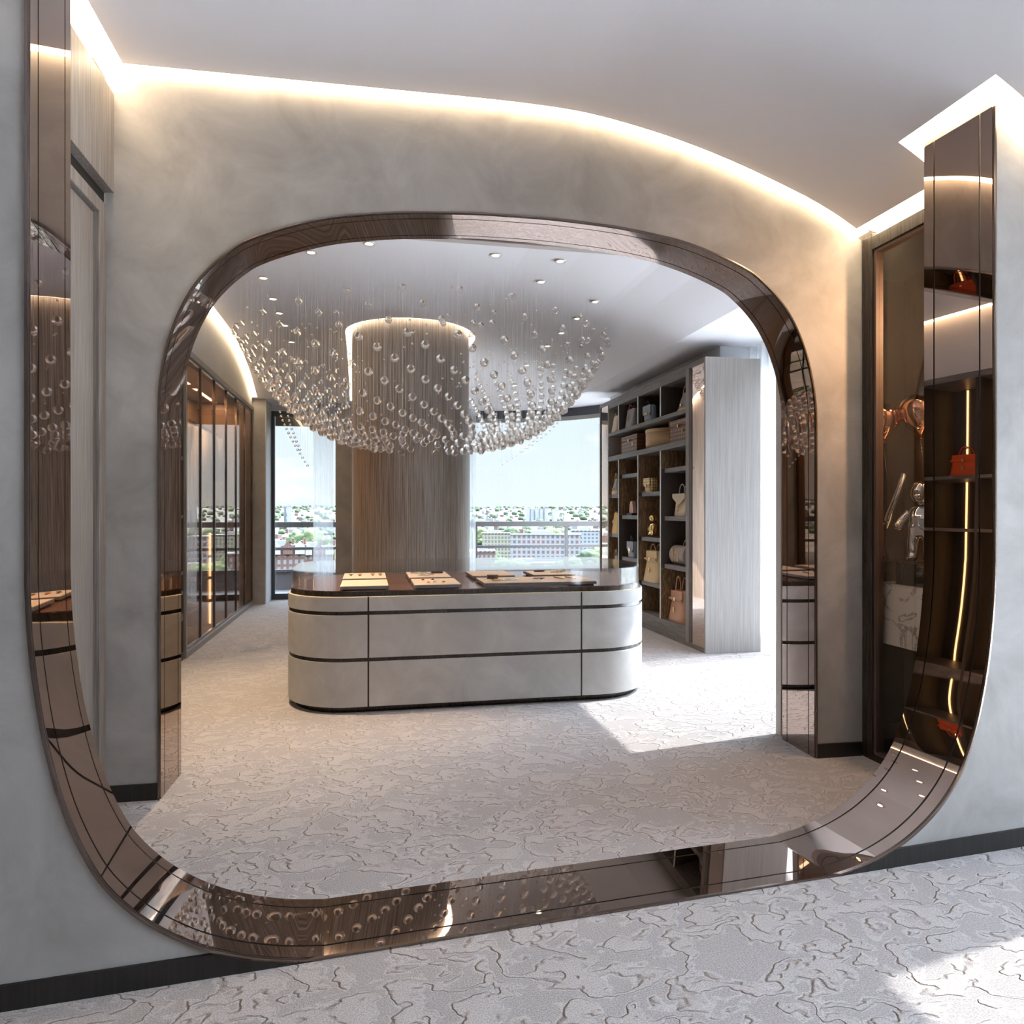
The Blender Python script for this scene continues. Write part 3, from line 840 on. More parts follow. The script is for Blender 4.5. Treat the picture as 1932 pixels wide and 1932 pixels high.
for x, y, rx, ry, m, nm, lab, cat, sd in [
    (.49, 6.28, .055, .075, M_SILV, 'necklace', 'tangled silver necklace beside the flat brown case', 'necklace', 3),
    (.44, 6.50, .06, .05, M_SILV, 'necklace', 'thin looped silver chain at the back of the tray behind the earrings', 'necklace', 4),
    (1.02, 5.66, .042, .05, M_GOLD, 'bracelet', 'gold link bracelet in front of the round brown case on the long tray', 'bracelet', 5),
    (1.14, 5.70, .048, .05, M_SILV, 'bracelet', 'silver link bracelet near the middle of the long tray', 'bracelet', 6),
    (1.70, 6.34, .06, .07, M_GOLD, 'bracelet', 'coiled gold bracelet on the back right tray', 'bracelet', 7)]:
    o, _ = chain(0, 0, squig(rx, ry, 5, sd), m, nm, lab, cat, .0045); place(o, x, y)
t = thing('pendant_necklace', 'fine pendant necklace laid in a triangle on the long tray', 'necklace', (1.385, 5.74, TZ))
mb = MB(); mb.tube([(0, -.06, .002), (-.05, .03, .002), (-.02, .055, .002), (.03, .05, .002), (.05, .03, .002), (0, -.06, .002)], .0022, 6); mb.build('chain', M_BLACK, t)
MB().sphere((0, -.065, .006), .008, 10, 6).build('pendant', M_BLACK, t)
for x, lab in ((1.545, 'left of the two slim gold bar bracelets at the right end of the long tray'), (1.645, 'right of the two slim gold bar bracelets at the right end of the long tray')):
    mb = MB(); mb.tube([(-.02, .10, .005), (.02, -.08, .005)], .005, 8); o = mb.build('bar_bracelet', M_GOLD, label=lab, cat='bracelet', group='slim gold bar bracelets'); place(o, x, 5.71)
M_BLUEJ = simple('jewel_blue', (.05, .08, .35), .15); M_AMB = simple('jewel_amber', (.80, .40, .05), .15)
for i, (x, y, m, lab) in enumerate([(.425, 5.78, M_BLUEJ, 'blue stone earring at the back left of the scattered five'), (.505, 5.79, M_BLUEJ, 'blue stone earring at the back right of the scattered five'),
    (.455, 5.58, M_AMB, 'amber earring at the front left of the scattered five'), (.505, 5.60, M_SILV, 'tiny silver earring between the two amber ones'), (.575, 5.60, M_AMB, 'amber earring at the front right of the scattered five')]):
    t = thing('earring', lab, 'earring', (x, y, TZ), 0, 'earrings scattered on the tray')
    MB().sphere((0, 0, .006), (.011, .011, .006), 12, 6).build('stone', m, t)
    mb = MB(); mb.tube([(.013 * math.cos(a), .013 * math.sin(a), .003) for a in [2 * math.pi * k / 12 for k in range(13)]], .002, 5); mb.build('setting', M_GOLD, t)

# ------------------------------------------------------------------ bag cabinet on the right
BX0, BX1, BY0, BY1, BH = 3.48, 4.12, 6.96, 10.47, 3.145
cab = thing('bag_cabinet', 'tall grey oak cabinet of open shelves for handbags with mirrored end strips', 'cabinet', (3.8, 8.7, 0))
def P(mb, name, m, bevel=0, parent=cab, **k): return mb.build(name, m, parent, world=True, bevel=bevel, **k)
P(MB().box(BX0, BX1, BY0, BY0 + .03, 0, BH), 'side_panel', M_WOODL, .002, label='wide pale grey oak end panel')
P(MB().box(BX0, BX1, BY1 - .03, BY1, 0, BH), 'side_panel', M_WOOD)
P(MB().box(BX0, BX1, BY0 + .031, BY1 - .031, BH - .05, BH), 'top_panel', M_SHELF)
P(MB().box(BX0 + .01, BX1, BY0 + .031, BY1 - .031, 0, .05), 'plinth', M_SHELF)
P(MB().box(BX1 - .02, BX1 - .002, BY0 + .031, BY1 - .031, .051, BH - .051), 'back_panel', M_BRBACK, label='brushed bronze back panel')
P(MB().box(BX0 + .012, BX0 + .02, BY0 + .031, 7.33, .051, BH - .051), 'mirror_strip', M_MIRROR2)
P(MB().box(BX0 + .012, BX0 + .02, 10.09, BY1 - .031, .051, BH - .051), 'mirror_strip', M_MIRROR2)
P(MB().box(BX0 - .012, BX0 + .40, 7.335, 7.415, .051, BH - .051), 'post', M_WOOD, .003)
P(MB().box(BX0 - .004, BX0 + .60, 10.055, 10.088, .051, BH - .051), 'post', M_WOODL, .003)
IN0, IN1 = 7.416, 10.054
P(MB().box(BX0, BX1 - .021, IN0, IN1, 3.022, 3.094), 'header_board', M_SHELF)
P(MB().box(BX0 + .0, BX1 - .021, IN0, IN1, .052, .205), 'base_board', M_SHELF)
P(MB().box(BX0 - .002, BX1 - .021, IN0, IN1, 2.615, 2.662), 'shelf', M_SHELF, .002)
P(MB().box(BX0 - .002, BX1 - .021, IN0, IN1, 2.248, 2.315), 'shelf', M_SHELF, .002)
DV = [8.139, 8.882, 9.621]
for y in DV:
    for z0, z1 in ((.206, 2.247), (2.663, 3.021)):
        P(MB().box(BX0 + .002, BX1 - .021, y - .011, y + .011, z0, z1), 'divider', M_SHELFIN)
        P(MB().box(BX0 - .006, BX0 + .0015, y - .012, y + .012, z0, z1), 'divider_edge', M_WHITEP)
cols = [(IN0, DV[0]), (DV[0], DV[1]), (DV[1], DV[2]), (DV[2], IN1)]   # near -> far
shz = [[2.025, 1.448, .872], [1.757, 1.177, .604], [2.027, 1.454, .873], [1.757, 1.185, .60]]
for (a, c), zs in zip(cols, shz):
    for z in zs:
        P(MB().box(BX0 + .03, BX1 - .06, a + .02, c - .05, z - .052, z), 'shelf', M_SHELF, .002)
        P(MB().box(BX1 - .055, BX1 - .045, a + .05, c - .05, z - .04, z - .03), 'light_strip', M_LEDS)
for ci, ((y0, y1), cells) in enumerate(zip(cols, ('BDDB', 'BBBB', 'BBDD', 'BBBB'))):
    zz = [2.247] + shz[ci] + [.206]
    for k, cch in enumerate(cells):
        za, zb_ = zz[k + 1] + .001, zz[k] - (.053 if k else 0)
        P(MB().box(BX0 + .004, BX1 - .022, y1 - .0135, y1 - .0120, za, zb_), 'inner_lining', M_BRBACK if cch == 'B' else M_SHELFIN)
        if cch == 'B': P(MB().box(BX1 - .04, BX1 - .03, y1 - .045, y1 - .035, za + .02, zb_ - .02), 'light_strip', M_LEDS)
for y0, y1 in ((7.44, 8.125), (8.153, 8.868), (8.896, 9.607), (9.635, 10.04)):
    P(MB().box(BX1 - .028, BX1 - .0205, y0, y1, 2.664, 3.02), 'inner_lining', M_SHELFIN)
P(MB().box(BX1 - .028, BX1 - .0205, 7.44, 10.04, 2.317, 2.614), 'inner_lining', M_SHELFIN)
mb = MB(); mb.box(3.80, 4.34, 7.25, 10.9, 3.146, 3.334); struct('trim_6', mb, M_WHITEP)

# ------------------------------------------------------------------ bags: local x = width, -y = front, z up
def ell_ring(w, d, z, n=28, k=3.2, cy=0):
    out = []
    for i in range(n):
        a = 2 * math.pi * i / n; c, s_ = math.cos(a), math.sin(a)
        out.append((w / 2 * math.copysign(abs(c) ** (2 / k), c), cy + d / 2 * math.copysign(abs(s_) ** (2 / k), s_), z))
    return out
def body_loft(rows, m, root, name='body', k=3.2, n=28):
    mb = MB(); mb.loft([ell_ring(w, d, z, n, k) for z, w, d in rows]); o = mb.build(name, m, root); smooth_by_angle(o, 60); return o
def handle(root, w, z0, h, y, r, m, name='handle'):
    pts = [(-w / 2 + w * i / 16 if False else -w / 2 * math.cos(math.pi * i / 16), y, z0 + h * math.sin(math.pi * i / 16)) for i in range(17)]
    return MB().tube(pts, r, 8).build(name, m, root)
def letter_h(root, x, y, z, s_, m=None):
    mb = MB(); t = s_ * .2
    mb.box(x - s_ * .45, x - s_ * .45 + t, y - .008, y, z, z + s_); mb.box(x + s_ * .45 - t, x + s_ * .45, y - .008, y, z, z + s_)
    mb.box(x - s_ * .45 + t, x + s_ * .45 - t, y - .008, y, z + s_ * .4, z + s_ * .6)
    return mb.build('letter_clasp', m or M_GOLD, root)
def lv(root, x, y, z, s_):
    mb = MB(); t = s_ * .12
    mb.box(x - s_ * .35, x - s_ * .35 + t, y - .006, y, z, z + s_ * .8); mb.box(x - s_ * .35, x + s_ * .12, y - .006, y, z, z + t)
    for sx in (-1, 1):
        M_ = Matrix.Translation((x + s_ * .12 + sx * s_ * .14, y - .003, z + s_ * .55)) @ Matrix.Rotation(R(16 * sx), 4, 'Y')
        mb.box(-t / 2, t / 2, -.004, .003, -s_ * .42, s_ * .42, M_)
    return mb.build('letter_emblem', M_GOLD, root)
def dome_bag(label, m, trim, hm, w=.32, h=.25, d=.15, loc=(0, 0, 0), rz=R(-90), group=None, name='handbag'):
    t = thing(name, label, 'handbag', loc, rz, group)
    rows = [(0, w * .97, d * .95), (.012, w, d)]
    for i in range(1, 9):
        a = i / 8; rows.append((.012 + (h - .012) * a, w * (1 - .55 * a ** 2.6), d * (1 - .62 * a)))
    body_loft(rows, m, t)
    mb = MB(); mb.loft([ell_ring(w * 1.01, d * 1.04, z) for z in (0.001, .05)]); o = mb.build('base_trim', trim, t); smooth_by_angle(o, 60)
    for y in (-.03, .03): handle(t, w * .42, h * .72, h * .62, y, .006, hm)
    MB().box(-.012, .012, -d * .5 - .012, -d * .5 + .02, h * .30, h * .42).build('padlock', M_GOLD, t, bevel=.002)
    MB().tube([(w * .30, -d * .30, h * .86), (w * .32, -d * .42, h * .6), (w * .33, -d * .45, h * .38)], .008, 6).build('key_bell', hm, t)
    return t
def flap_bag(label, m, hm, w=.25, h=.19, d=.08, loc=(0, 0, 0), rz=R(-90), emblem='h', strap_=True, group=None):
    t = thing('handbag', label, 'handbag', loc, rz, group)
    rows = [(0, w * .95, d * .8), (.02, w, d), (h * .9, w * .98, d), (h, w * .9, d * .55)]
    body_loft(rows, m, t, k=4)
    mb = MB(); mb.loft([[(x, -d / 2 - .010, z), (x, -d / 2 - .002, z), (x, -d / 2 + .004, z)] for x, z in [(-w * .49, h * .45), (w * .49, h * .45)]], closed=True)
    prof = [(-w * .49, h * 1.0), (-w * .50, h * .55), (-w * .40, h * .42), (w * .40, h * .42), (w * .50, h * .55), (w * .49, h * 1.0)]
    mb = MB(); M_ = Matrix(((1, 0, 0, 0), (0, 0, -1, -d / 2 - .001), (0, 1, 0, 0), (0, 0, 0, 1)))
    mb.prism(prof, 0, .008, M=M_); mb.build('flap', m, t, bevel=.003)
    if emblem == 'h': letter_h(t, 0, -d / 2 - .0095, h * .30, h * .36)
    if strap_: MB().tube([(-w * .46, 0, h * .9), (-w * .30, -.01, h * 1.35), (0, -.02, h * 1.22), (w * .35, -.045, h * 1.0), (w * .44, -.05, h * .35)], .006, 6).build('shoulder_strap', hm, t)
    MB().tube([(-w * .46, -.0, h * .86), (-w * .46, 0, h * 1.0)], .010, 8).build('strap_ring', M_GOLD, t)
    return t
def trapeze(label, m, hm, w=.35, wt=.27, h=.27, d=.18, loc=(0, 0, 0), rz=R(-90), hh=.13, closure=True, group=None, lv_=False, lean=0):
    t = thing('handbag', label, 'handbag', loc, rz, group)
    rows = [(0, w * .97, d * .96), (.015, w, d)]
    for i in range(1, 7):
        a = i / 6; rows.append((.015 + (h - .015) * a, w + (wt - w) * a, d * (1 - .55 * a)))
    body_loft(rows, m, t, k=4.5)
    handle(t, wt * .5, h * .92, hh, -d * .2, .007, hm); handle(t, wt * .5, h * .92, hh * .9, d * .18, .007, hm)
    if closure:
        mb = MB(); M_ = Matrix(((1, 0, 0, 0), (0, 0, -1, -d * .27), (0, 1, 0, 0), (0, 0, 0, 1)))
        yb_ = h * .66
        mb.prism([(-wt * .5, h * .99), (-wt * .53, yb_), (wt * .53, yb_), (wt * .5, h * .99)], 0, .012, M=M_)
        o = mb.build('flap', m, t, bevel=.003)
        MB().box(-wt * .56, wt * .56, -d * .36 - .012, -d * .36 + .0, h * .70, h * .76).build('belt', hm, t, bevel=.002)
        MB().box(-.014, .014, -d * .36 - .022, -d * .36 - .012, h * .67, h * .79).build('clasp', M_GOLD, t, bevel=.002)
        MB().box(-.012, .012, -d * .45 - .012, -d * .45 + .012, h * .30, h * .46).build('padlock', M_GOLD, t, bevel=.002)
    if lv_: lv(t, 0, -d * .44, h * .45, h * .3)
    return t
sx = 3.66
# top row, from the aisle's far end to the near end
trapeze('cream handbag, farthest in the top row of the cabinet', L_CREAM, L_TANL, .22, .17, .24, .14, (3.57, 9.92, 2.664), hh=.05, closure=False)
trapeze('grey tote with letter emblem and red brown strap in the top row', L_GREY, L_COGNAC, .30, .27, .27, .14, (3.60, 9.40, 2.664), hh=.08, closure=False, lv_=True)
flap_bag('blue grey flap bag with gold letter clasp in the top row', L_GREYB, L_BLACK, .26, .21, .09, (3.56, 8.66, 2.664))
dome_bag('grey dome handbag with tan handles, nearest in the top row', L_GREY, L_TANL, L_TANL, .34, .235, .17, (3.66, 7.76, 2.664))
# middle row: trunks and hat box
def trunk(label, y, w, h, d=.30):
    t = thing('vanity_trunk', label, 'trunk', (3.66, y, 2.317), R(-90), 'brown monogram trunks')
    MB().box(-w / 2, w / 2, -d / 2, d / 2, 0, h * .70).build('trunk_body', M_MONO, t, bevel=.012)
    MB().box(-w / 2, w / 2, -d / 2, d / 2, h * .70 + .004, h).build('trunk_lid', M_MONO, t, bevel=.012)
    MB().box(-w / 2 - .012, -w / 2 - .002, -d / 2 - .006, d / 2, -.0, h * 1.02).build('leather_side', L_COGNAC, t, bevel=.003)
    MB().box(-.015, .015, -d / 2 - .012, -d / 2 - .001, h * .62, h * .76).build('lock', M_GOLD, t, bevel=.002)
    lv(t, w * .25, -d / 2 - .001, h * .36, .05)
    return t
trunk('brown monogram trunk at the far side of the tan hat box', 9.30, .60, .24)
trunk('brown monogram trunk at the near side of the tan hat box', 7.70, .48, .26)
t = thing('hat_box', 'round tan leather hat box between the two monogram trunks', 'box', (3.79, 8.62, 2.317), 0)
MB().lathe([(0, 0), (.285, 0), (.285, .20), (0, .20)], n=48).build('box_body', L_TANL, t); MB().lathe([(0, .201), (.289, .201), (.291, .235), (.285, .245), (0, .245)], n=48).build('box_lid', L_TANL, t)
# far column (4)
dome_bag('small grey dome bag with tan handles on the upper shelf of the farthest column', L_GREY, L_TANL, L_TANL, .26, .23, .14, (3.57, 9.90, 1.7575))
t = trapeze('yellow suede bag with tan top on the middle shelf of the farthest column', L_YEL, L_TANL, .26, .22, .30, .13, (3.57, 9.90, 1.1855), hh=.04, closure=False)
MB().sphere((0, -.075, .17), (.016, .008, .022), 12, 8).build('medallion', M_SILV, t)
dome_bag('small grey dome bag on the lowest shelf of the farthest column, behind the vitrine', L_GREY, L_TANL, L_TANL, .26, .26, .14, (3.57, 9.90, .6005))
# column 3 (far middle)
t = thing('evening_clutch', 'peach and black rounded clutch on the shelf above the blue grey flap bag', 'handbag', (3.57, 9.32, 1.4545), R(-90))
mb = MB(); pr = [(.075 * math.cos(a), .17 * math.sin(a)) for a in [math.pi * i / 16 for i in range(17)]]
M_ = Matrix(((1, 0, 0, 0), (0, 0, -1, .03), (0, 1, 0, .03), (0, 0, 0, 1))); mb.prism(pr, 0, .05, M=M_); mb.build('body', L_PEACH, t, bevel=.006)
MB().box(-.10, .10, -.05, .05, 0, .028).build('stand', L_BLACK, t, bevel=.004)
flap_bag('blue grey flap bag with gold letter clasp on the lower shelf, above the vitrine edge', L_GREYB, L_BLACK, .24, .22, .09, (3.57, 9.28, .8735))
trapeze('yellow leather bag half hidden behind the vitrine corner at the cabinet base', L_YEL, L_COGNAC, .26, .22, .28, .15, (3.62, 9.08, .206), hh=.08, closure=False)
# column 2
t = flap_bag('small quilted gold bag on the upper shelf of the third column', M_QUILT, M_GOLD, .22, .18, .11, (3.57, 8.66, 1.7575), emblem=None, strap_=False)
MB().box(-.012, .012, -.075, -.064, .06, .10).build('clasp', M_GOLD, t, bevel=.002)
MB().box(-.16, -.115, -.05, .03, 0, .02).build('chain_pile', M_GOLD, t, bevel=.006)
def figure(name, label, m, loc, rz, S, chain_, rad, cat='figurine', extra=None, plinth=None):
    t = thing(name, label, cat, loc, rz)
    me = bpy.data.meshes.new('body'); me.from_pydata([(x * S, y * S, z * S) for x, y, z in chain_[0]], chain_[1], [])
    o = bpy.data.objects.new('body', me); COL.objects.link(o); o.parent = t; me.materials.append(m)
    sk = o.modifiers.new('skin', 'SKIN'); sk.use_smooth_shade = True
    for i, r_ in enumerate(rad): me.skin_vertices[0].data[i].radius = (r_ * S, r_ * S)
    me.skin_vertices[0].data[0].use_root = True
    sb = o.modifiers.new('sub', 'SUBSURF'); sb.levels = 2; sb.render_levels = 2
    return t
sit = ([(0, 0, .22), (0, 0, .42), (0, 0, .62), (-.13, 0, .52), (-.22, -.06, .38), (-.24, -.10, .26), (.13, 0, .52), (.22, -.06, .38), (.24, -.10, .26), (-.14, -.04, .18), (-.18, -.10, .07), (.14, -.04, .18), (.18, -.10, .07)],
       [(0, 1), (1, 2), (1, 3), (3, 4), (4, 5), (1, 6), (6, 7), (7, 8), (0, 9), (9, 10), (0, 11), (11, 12)])
tf = figure('gold_figurine', 'small shiny gold figurine sitting above the straw coloured bag', M_GOLD, (3.57, 8.60, 1.1775), R(-90), .30, sit, [.15, .16, .10, .06, .055, .06, .06, .055, .06, .09, .09, .09, .09])
MB().sphere((0, 0, .245), (.048, .045, .045), 20, 12).build('head', M_GOLD, tf)
trapeze('large straw coloured tote on the lowest shelf of the third column', L_WOVEN, L_TANL, .48, .34, .40, .22, (3.62, 8.60, .6045), hh=.115)
# column 1 (nearest)
t = trapeze('cream satchel with dark handle on the middle shelf of the nearest column', L_CREAM, L_TAUPE, .34, .34, .27, .16, (3.64, 7.80, 1.4485), hh=.13, closure=False)
mb = MB(); M_ = Matrix(((1, 0, 0, 0), (0, 0, -1, -.078), (0, 1, 0, 0), (0, 0, 0, 1))); mb.prism([(-.17, .268), (-.17, .22), (0, .13), (.17, .22), (.17, .268)], 0, .006, M=M_); mb.build('flap', L_CREAM, t, bevel=.002)
MB().tube([(0, -.09, .14), (.006, -.09, .10), (-.006, -.09, .06)], .009, 6).build('key_charm', M_GOLD, t)
t = thing('boston_bag', 'taupe boston bag with tan straps on the lower shelf of the nearest column', 'handbag', (3.64, 7.87, .8725), R(-90))
mb = MB(); mb.loft([[(x, .09 * wy * math.cos(a), .115 + .115 * wy * math.sin(a)) for a in [2 * math.pi * i / 24 for i in range(24)]] for x, wy in ((-.19, .86), (-.185, .97), (-.17, 1), (.17, 1), (.185, .97), (.19, .86))])
o = mb.build('body', L_TAUPE, t); smooth_by_angle(o, 60)
for y in (-.05, .05): handle(t, .15, .20, -.10 if y < 0 else .09, y - .045 if y < 0 else y, .007, L_TANL)
for x in (-.075, .075): MB().box(x - .009, x + .009, -.098, -.088, .04, .20).build('strap', L_TANL, t, bevel=.002)
MB().tube([(-.19, 0, .19), (-.24, -.01, .13), (-.235, -.01, .06), (-.20, 0, .015)], .008, 6).build('shoulder_strap', L_BROWN, t)
trapeze('soft tan leather tote standing on the cabinet base in the nearest column', L_TAN, L_TAN, .40, .30, .36, .22, (3.64, 7.88, .2055), hh=.20)

# ------------------------------------------------------------------ wardrobe with bronze glass on the left
WX0, WX1 = -2.47, XL       # back, front
wd = thing('glass_wardrobe', 'long wardrobe with tall bronze glass doors and lit oak interior along the left wall', 'wardrobe', (-2.15, 10.0, 0))
def Q(mb, name, m, bevel=0, **k): return mb.build(name, m, wd, world=True, bevel=bevel, **k)
WY0, WY1 = 7.80, 12.10
Q(MB().box(WX0, WX1 + .02, WY0, WY1, 0, .065), 'plinth', M_WOOD, .003)
Q(MB().box(WX0, WX1 + .02, WY0, WY1, 3.125, 3.19), 'top_panel', M_WOOD, .003)
Q(MB().box(WX0, WX1 + .02, WY0 - .03, WY0 - .001, 0, 3.19), 'side_panel', M_WOOD, .003)
Q(MB().box(WX0, WX1 + .005, WY1 - .03, WY1 - .001, .066, 3.124), 'side_panel', M_WARDIN)
Q(MB().box(WX0, WX0 + .02, WY0, WY1 - .031, .066, 3.124), 'back_panel', M_WARDIN)
Q(MB().box(WX0 + .021, WX1 - .05, WY0, WY1 - .031, 3.08, 3.124), 'ceiling_board', M_WARDIN)
Q(MB().box(WX0 + .021, WX1 - .07, 9.52, 9.55, .066, 1.25), 'divider', M_WARDIN)
Q(MB().box(WX0 + .021, WX1 - .07, 10.9, 10.93, .066, 3.079), 'divider', M_WARDIN)
doors = [7.83, 8.487, 9.209, 9.946, 10.651, 11.351, 12.019]
for y in doors:
    Q(MB().box(WX1 - .02, WX1 + .012, y - .014, y + .014, .10, 3.10), 'door_stile', M_EDGE, .003)
Q(MB().box(WX1 - .02, WX1 + .006, WY0, 12.03, .075, .10), 'door_rail', M_EDGE); Q(MB().box(WX1 - .02, WX1 + .006, WY0, 12.03, 3.10, 3.12), 'door_rail', M_EDGE)
for a, c in zip(doors, doors[1:]): Q(MB().box(WX1 - .006, WX1 - .001, a + .015, c - .015, .101, 3.099), 'glass_door', M_BRGLASS)
sz = [1.27, .96, .695, .41]
for a, c in ((7.81, 9.515), (9.555, 10.895), (10.935, 12.06)):
    for z in sz:
        Q(MB().box(WX0 + .022, WX1 - .08, a, c, z - .028, z), 'shelf', M_WOOD)
        Q(MB().box(WX0 + .03, WX0 + .04, a + .02, c - .02, z - .04, z - .029), 'light_strip', M_LEDS)
Q(MB().box(WX0 + .03, WX0 + .05, 9.50, 9.512, .10, 1.24), 'light_strip', M_LEDS); Q(MB().box(WX1 - .12, WX1 - .10, 9.5, 9.515, .10, 1.24), 'light_strip', M_LEDS)
Q(MB().box(-2.17, -2.14, 7.81, 10.89, 2.60, 2.63), 'hanging_rail', M_EDGE)
for yy, e_ in ((8.7, 8.0), (10.2, 6.0), (11.5, 1.5)):
    l = bpy.data.lights.new('wardrobe_lamp', 'AREA'); l.shape = 'RECTANGLE'; l.size = .05; l.size_y = 1.2; l.energy = e_; l.color = (1, .80, .60)
    o = bpy.data.objects.new('wardrobe_lamp', l); o.location = (-2.15, yy, 3.06); COL.objects.link(o)
# garments on the rail
def garment(y, label, m, L, sw, hem, kind, amp=.025):
    t = thing('hanging_garment' if kind != 'dress' else 'hanging_dress', label, 'garment' if kind != 'dress' else 'dress', (-2.155, y, 2.60), 0, 'garments on the wardrobe rail')
    mb = MB()
    mb.tube([(0, 0, .03), (.02, 0, .05), (.03, 0, .02), (0, 0, -.02), (0, 0, -.05)], .004, 6); mb.tube([(-sw * .42, 0, -.11), (0, 0, -.05), (sw * .42, 0, -.11)], .008, 6)
    mb.build('hanger', M_BLACK, t)
    rows = [(-.055, .10, .05, 0), (-.075, sw * .62, .08, 0), (-.115, sw * .95, .10, 0), (-.18, sw, .11, .003)]
    if kind == 'dress': rows += [(-.45, sw * .80, .11, .006), (-.62, sw * .70, .11, .01), (-.70, sw * .82, .15, amp), (-L * .75, (sw * .8 + hem) / 2, .19, amp), (-L, hem, .22, amp * 1.3)]
    else: rows += [(-.4, sw * .92, .12, .006), (-.62, sw * .88, .12, .008), (-L, hem, .14, .01)]
    rings = []
    for z, w, d, am in rows:
        ring = []
        for i in range(64):
            a = 2 * math.pi * i / 64; f = 1 + am * 4 * math.sin(a * 11 + y)
            ring.append((w / 2 * math.cos(a) * f, d / 2 * math.sin(a) * f, z + (.0 if z > -L else .012 * math.sin(a * 3))))
        rings.append(ring)
    MB().loft(rings).build('garment_body', m, t)
    if kind != 'dress':
        for sx_ in (-1, 1):
            MB().tube([(sx_ * sw * .46, -.01, -.14), (sx_ * sw * .54, -.03, -.42), (sx_ * sw * .52, -.06, -.70)], [.055, .05, .042], 14).build('sleeve', m, t)
        MB().tube([(-.05, -.055, -.07), (0, -.068, -.30), (.05, -.055, -.07)], .012, 8).build('lapel', m, t)
garment(8.20, 'white dress with full skirt, nearest on the wardrobe rail', M_WHITEC, 1.28, .42, .50, 'dress')
garment(8.62, 'long white dress, second on the wardrobe rail', M_WHITEC, 1.35, .42, .52, 'dress')
garment(9.10, 'white jacket hanging between the long dress and the blue grey jacket', M_WHITEC, .95, .46, .46, 'jacket')
garment(9.55, 'blue grey jacket hanging beside the white jacket', M_GREYC, .85, .46, .44, 'jacket')
garment(9.95, 'pale grey jacket, farthest on the wardrobe rail', simple('fabric_pale', (.5, .5, .54), .9), .90, .46, .46, 'jacket')
L_OLIVE = simple('fabric_olive', (.16, .17, .05), .9); L_DGREEN = simple('fabric_dark_green', (.03, .04, .03), .9)
L_BEIGE = simple('fabric_beige', (.50, .41, .31), .9); L_MUST = simple('fabric_mustard', (.50, .36, .13), .9); L_PAT = simple('fabric_sage', (.38, .38, .28), .9); L_BRN = simple('fabric_brown', (.22, .14, .09), .9)
def folded(y, z, label, m, w=.34, d=.30, h=.05, x=-2.10):
    t = thing('folded_garment', label, 'folded clothes', (x, y, z + .0005), 0, 'folded clothes in the wardrobe')
    k = max(1, int(h / .02)); mb = MB()
    for i in range(k):
        z0 = i * h / k; mb.loft([[(-d / 2 + .01 * (i % 2) + dx, yy, z0 + dz) for dx, dz in ((0, h / k * .5), (.01, .001), (d - .02, .001), (d, h / k * .5), (d - .02, h / k - .001), (.01, h / k - .001))] for yy in (-w / 2, w / 2)])
    mb.build('folded_body', m, t, bevel=.006)
    MB().tube([(d / 2 - .01, -w / 2 + .01, h * .5), (d / 2 - .01, w / 2 - .01, h * .5)], h * .48, 10).build('rolled_edge', m, t)
folded(8.15, .96, 'dark green folded knit, nearest on the shelf below the dresses', L_DGREEN, .36, .30, .07)
folded(8.62, .96, 'olive folded knit beside the dark green one', L_OLIVE, .34, .30, .09)
folded(8.08, .41, 'pale folded sweater lying in front of the white sneakers', L_WHITE if False else M_WHITEC, .30, .28, .05)
folded(8.08, .461, 'beige folded sweater, topmost of the pile beside the white sneakers', L_BEIGE, .30, .27, .06)
folded(8.35, .066, 'brown folded throw under the mustard one at the wardrobe base', L_BRN, .42, .30, .04)
folded(8.35, .107, 'mustard folded throw, topmost of the pile at the wardrobe base', L_MUST, .38, .28, .07)
folded(10.25, .695, 'beige folded towel, bottom of the pile in the farther bay', L_BEIGE, .34, .30, .06)
folded(10.25, .756, 'beige folded towel, middle of the pile in the farther bay', L_BEIGE, .33, .29, .06)
folded(10.25, .817, 'pale beige folded towel, topmost of the pile in the farther bay', L_BEIGE, .32, .28, .05)
folded(10.15, .41, 'sage striped folded blanket, bottom one in the farther bay', L_PAT, .36, .30, .06)
folded(10.15, .471, 'sage striped folded blanket, top one in the farther bay', L_PAT, .34, .28, .06)
def shoe(x, y, z, rz, m, label, heel=False, sole=None, L=.28):
    t = thing('dress_shoe' if heel else 'sneaker', label, 'shoe', (x, y, z + .0005), rz, 'shoes on the wardrobe shelves')
    sec = [(0, .05, .0, .10), (.02, .066, .0, .115), (.07, .072, 0, .105), (.12, .074, 0, .085), (.17, .088, 0, .062), (.22, .092, 0, .048), (.26, .075, 0, .040), (.28, .035, .0, .026)]
    rings = []; lift = .055 if heel else 0
    for xx, w, z0, z1 in sec:
        lf = lift * max(0, 1 - xx / .17); ring = []
        for i in range(20):
            a = 2 * math.pi * i / 20; ca, sa = math.cos(a), math.sin(a)
            ring.append((xx * L / .28 - L / 2, w / 2 * math.copysign(abs(ca) ** .7, ca), lf + .014 + (z1 - .014) * (.5 + .5 * math.copysign(abs(sa) ** .7, sa))))
        rings.append(ring)
    MB().loft(rings).build('upper', m, t)
    mb = MB(); rings = [[(xx * L / .28 - L / 2, sgn * (w / 2 + .002), zz + lift * max(0, 1 - xx / .17)) for sgn, zz in ((-1, 0), (1, 0), (1, .016), (-1, .016))] for xx, w, _, _ in sec]
    mb.loft(rings, smooth=False).build('sole', sole or m, t)
    if heel: MB().box(-L / 2 + .004, -L / 2 + .03, -.02, .02, 0, .058).build('heel', sole or m, t)
    else: MB().tube([(-.02, -.02, .105), (.0, .02, .10), (.02, -.02, .088), (.04, .02, .076)], .004, 5).build('laces', m, t)
shoe(-2.12, 8.12, .695, R(5), L_BLACK, 'black dress shoe, nearest on the shelf with the white trainers', True)
shoe(-2.12, 8.27, .695, R(8), M_WHITEC, 'white trainer standing beside the black shoe', False)
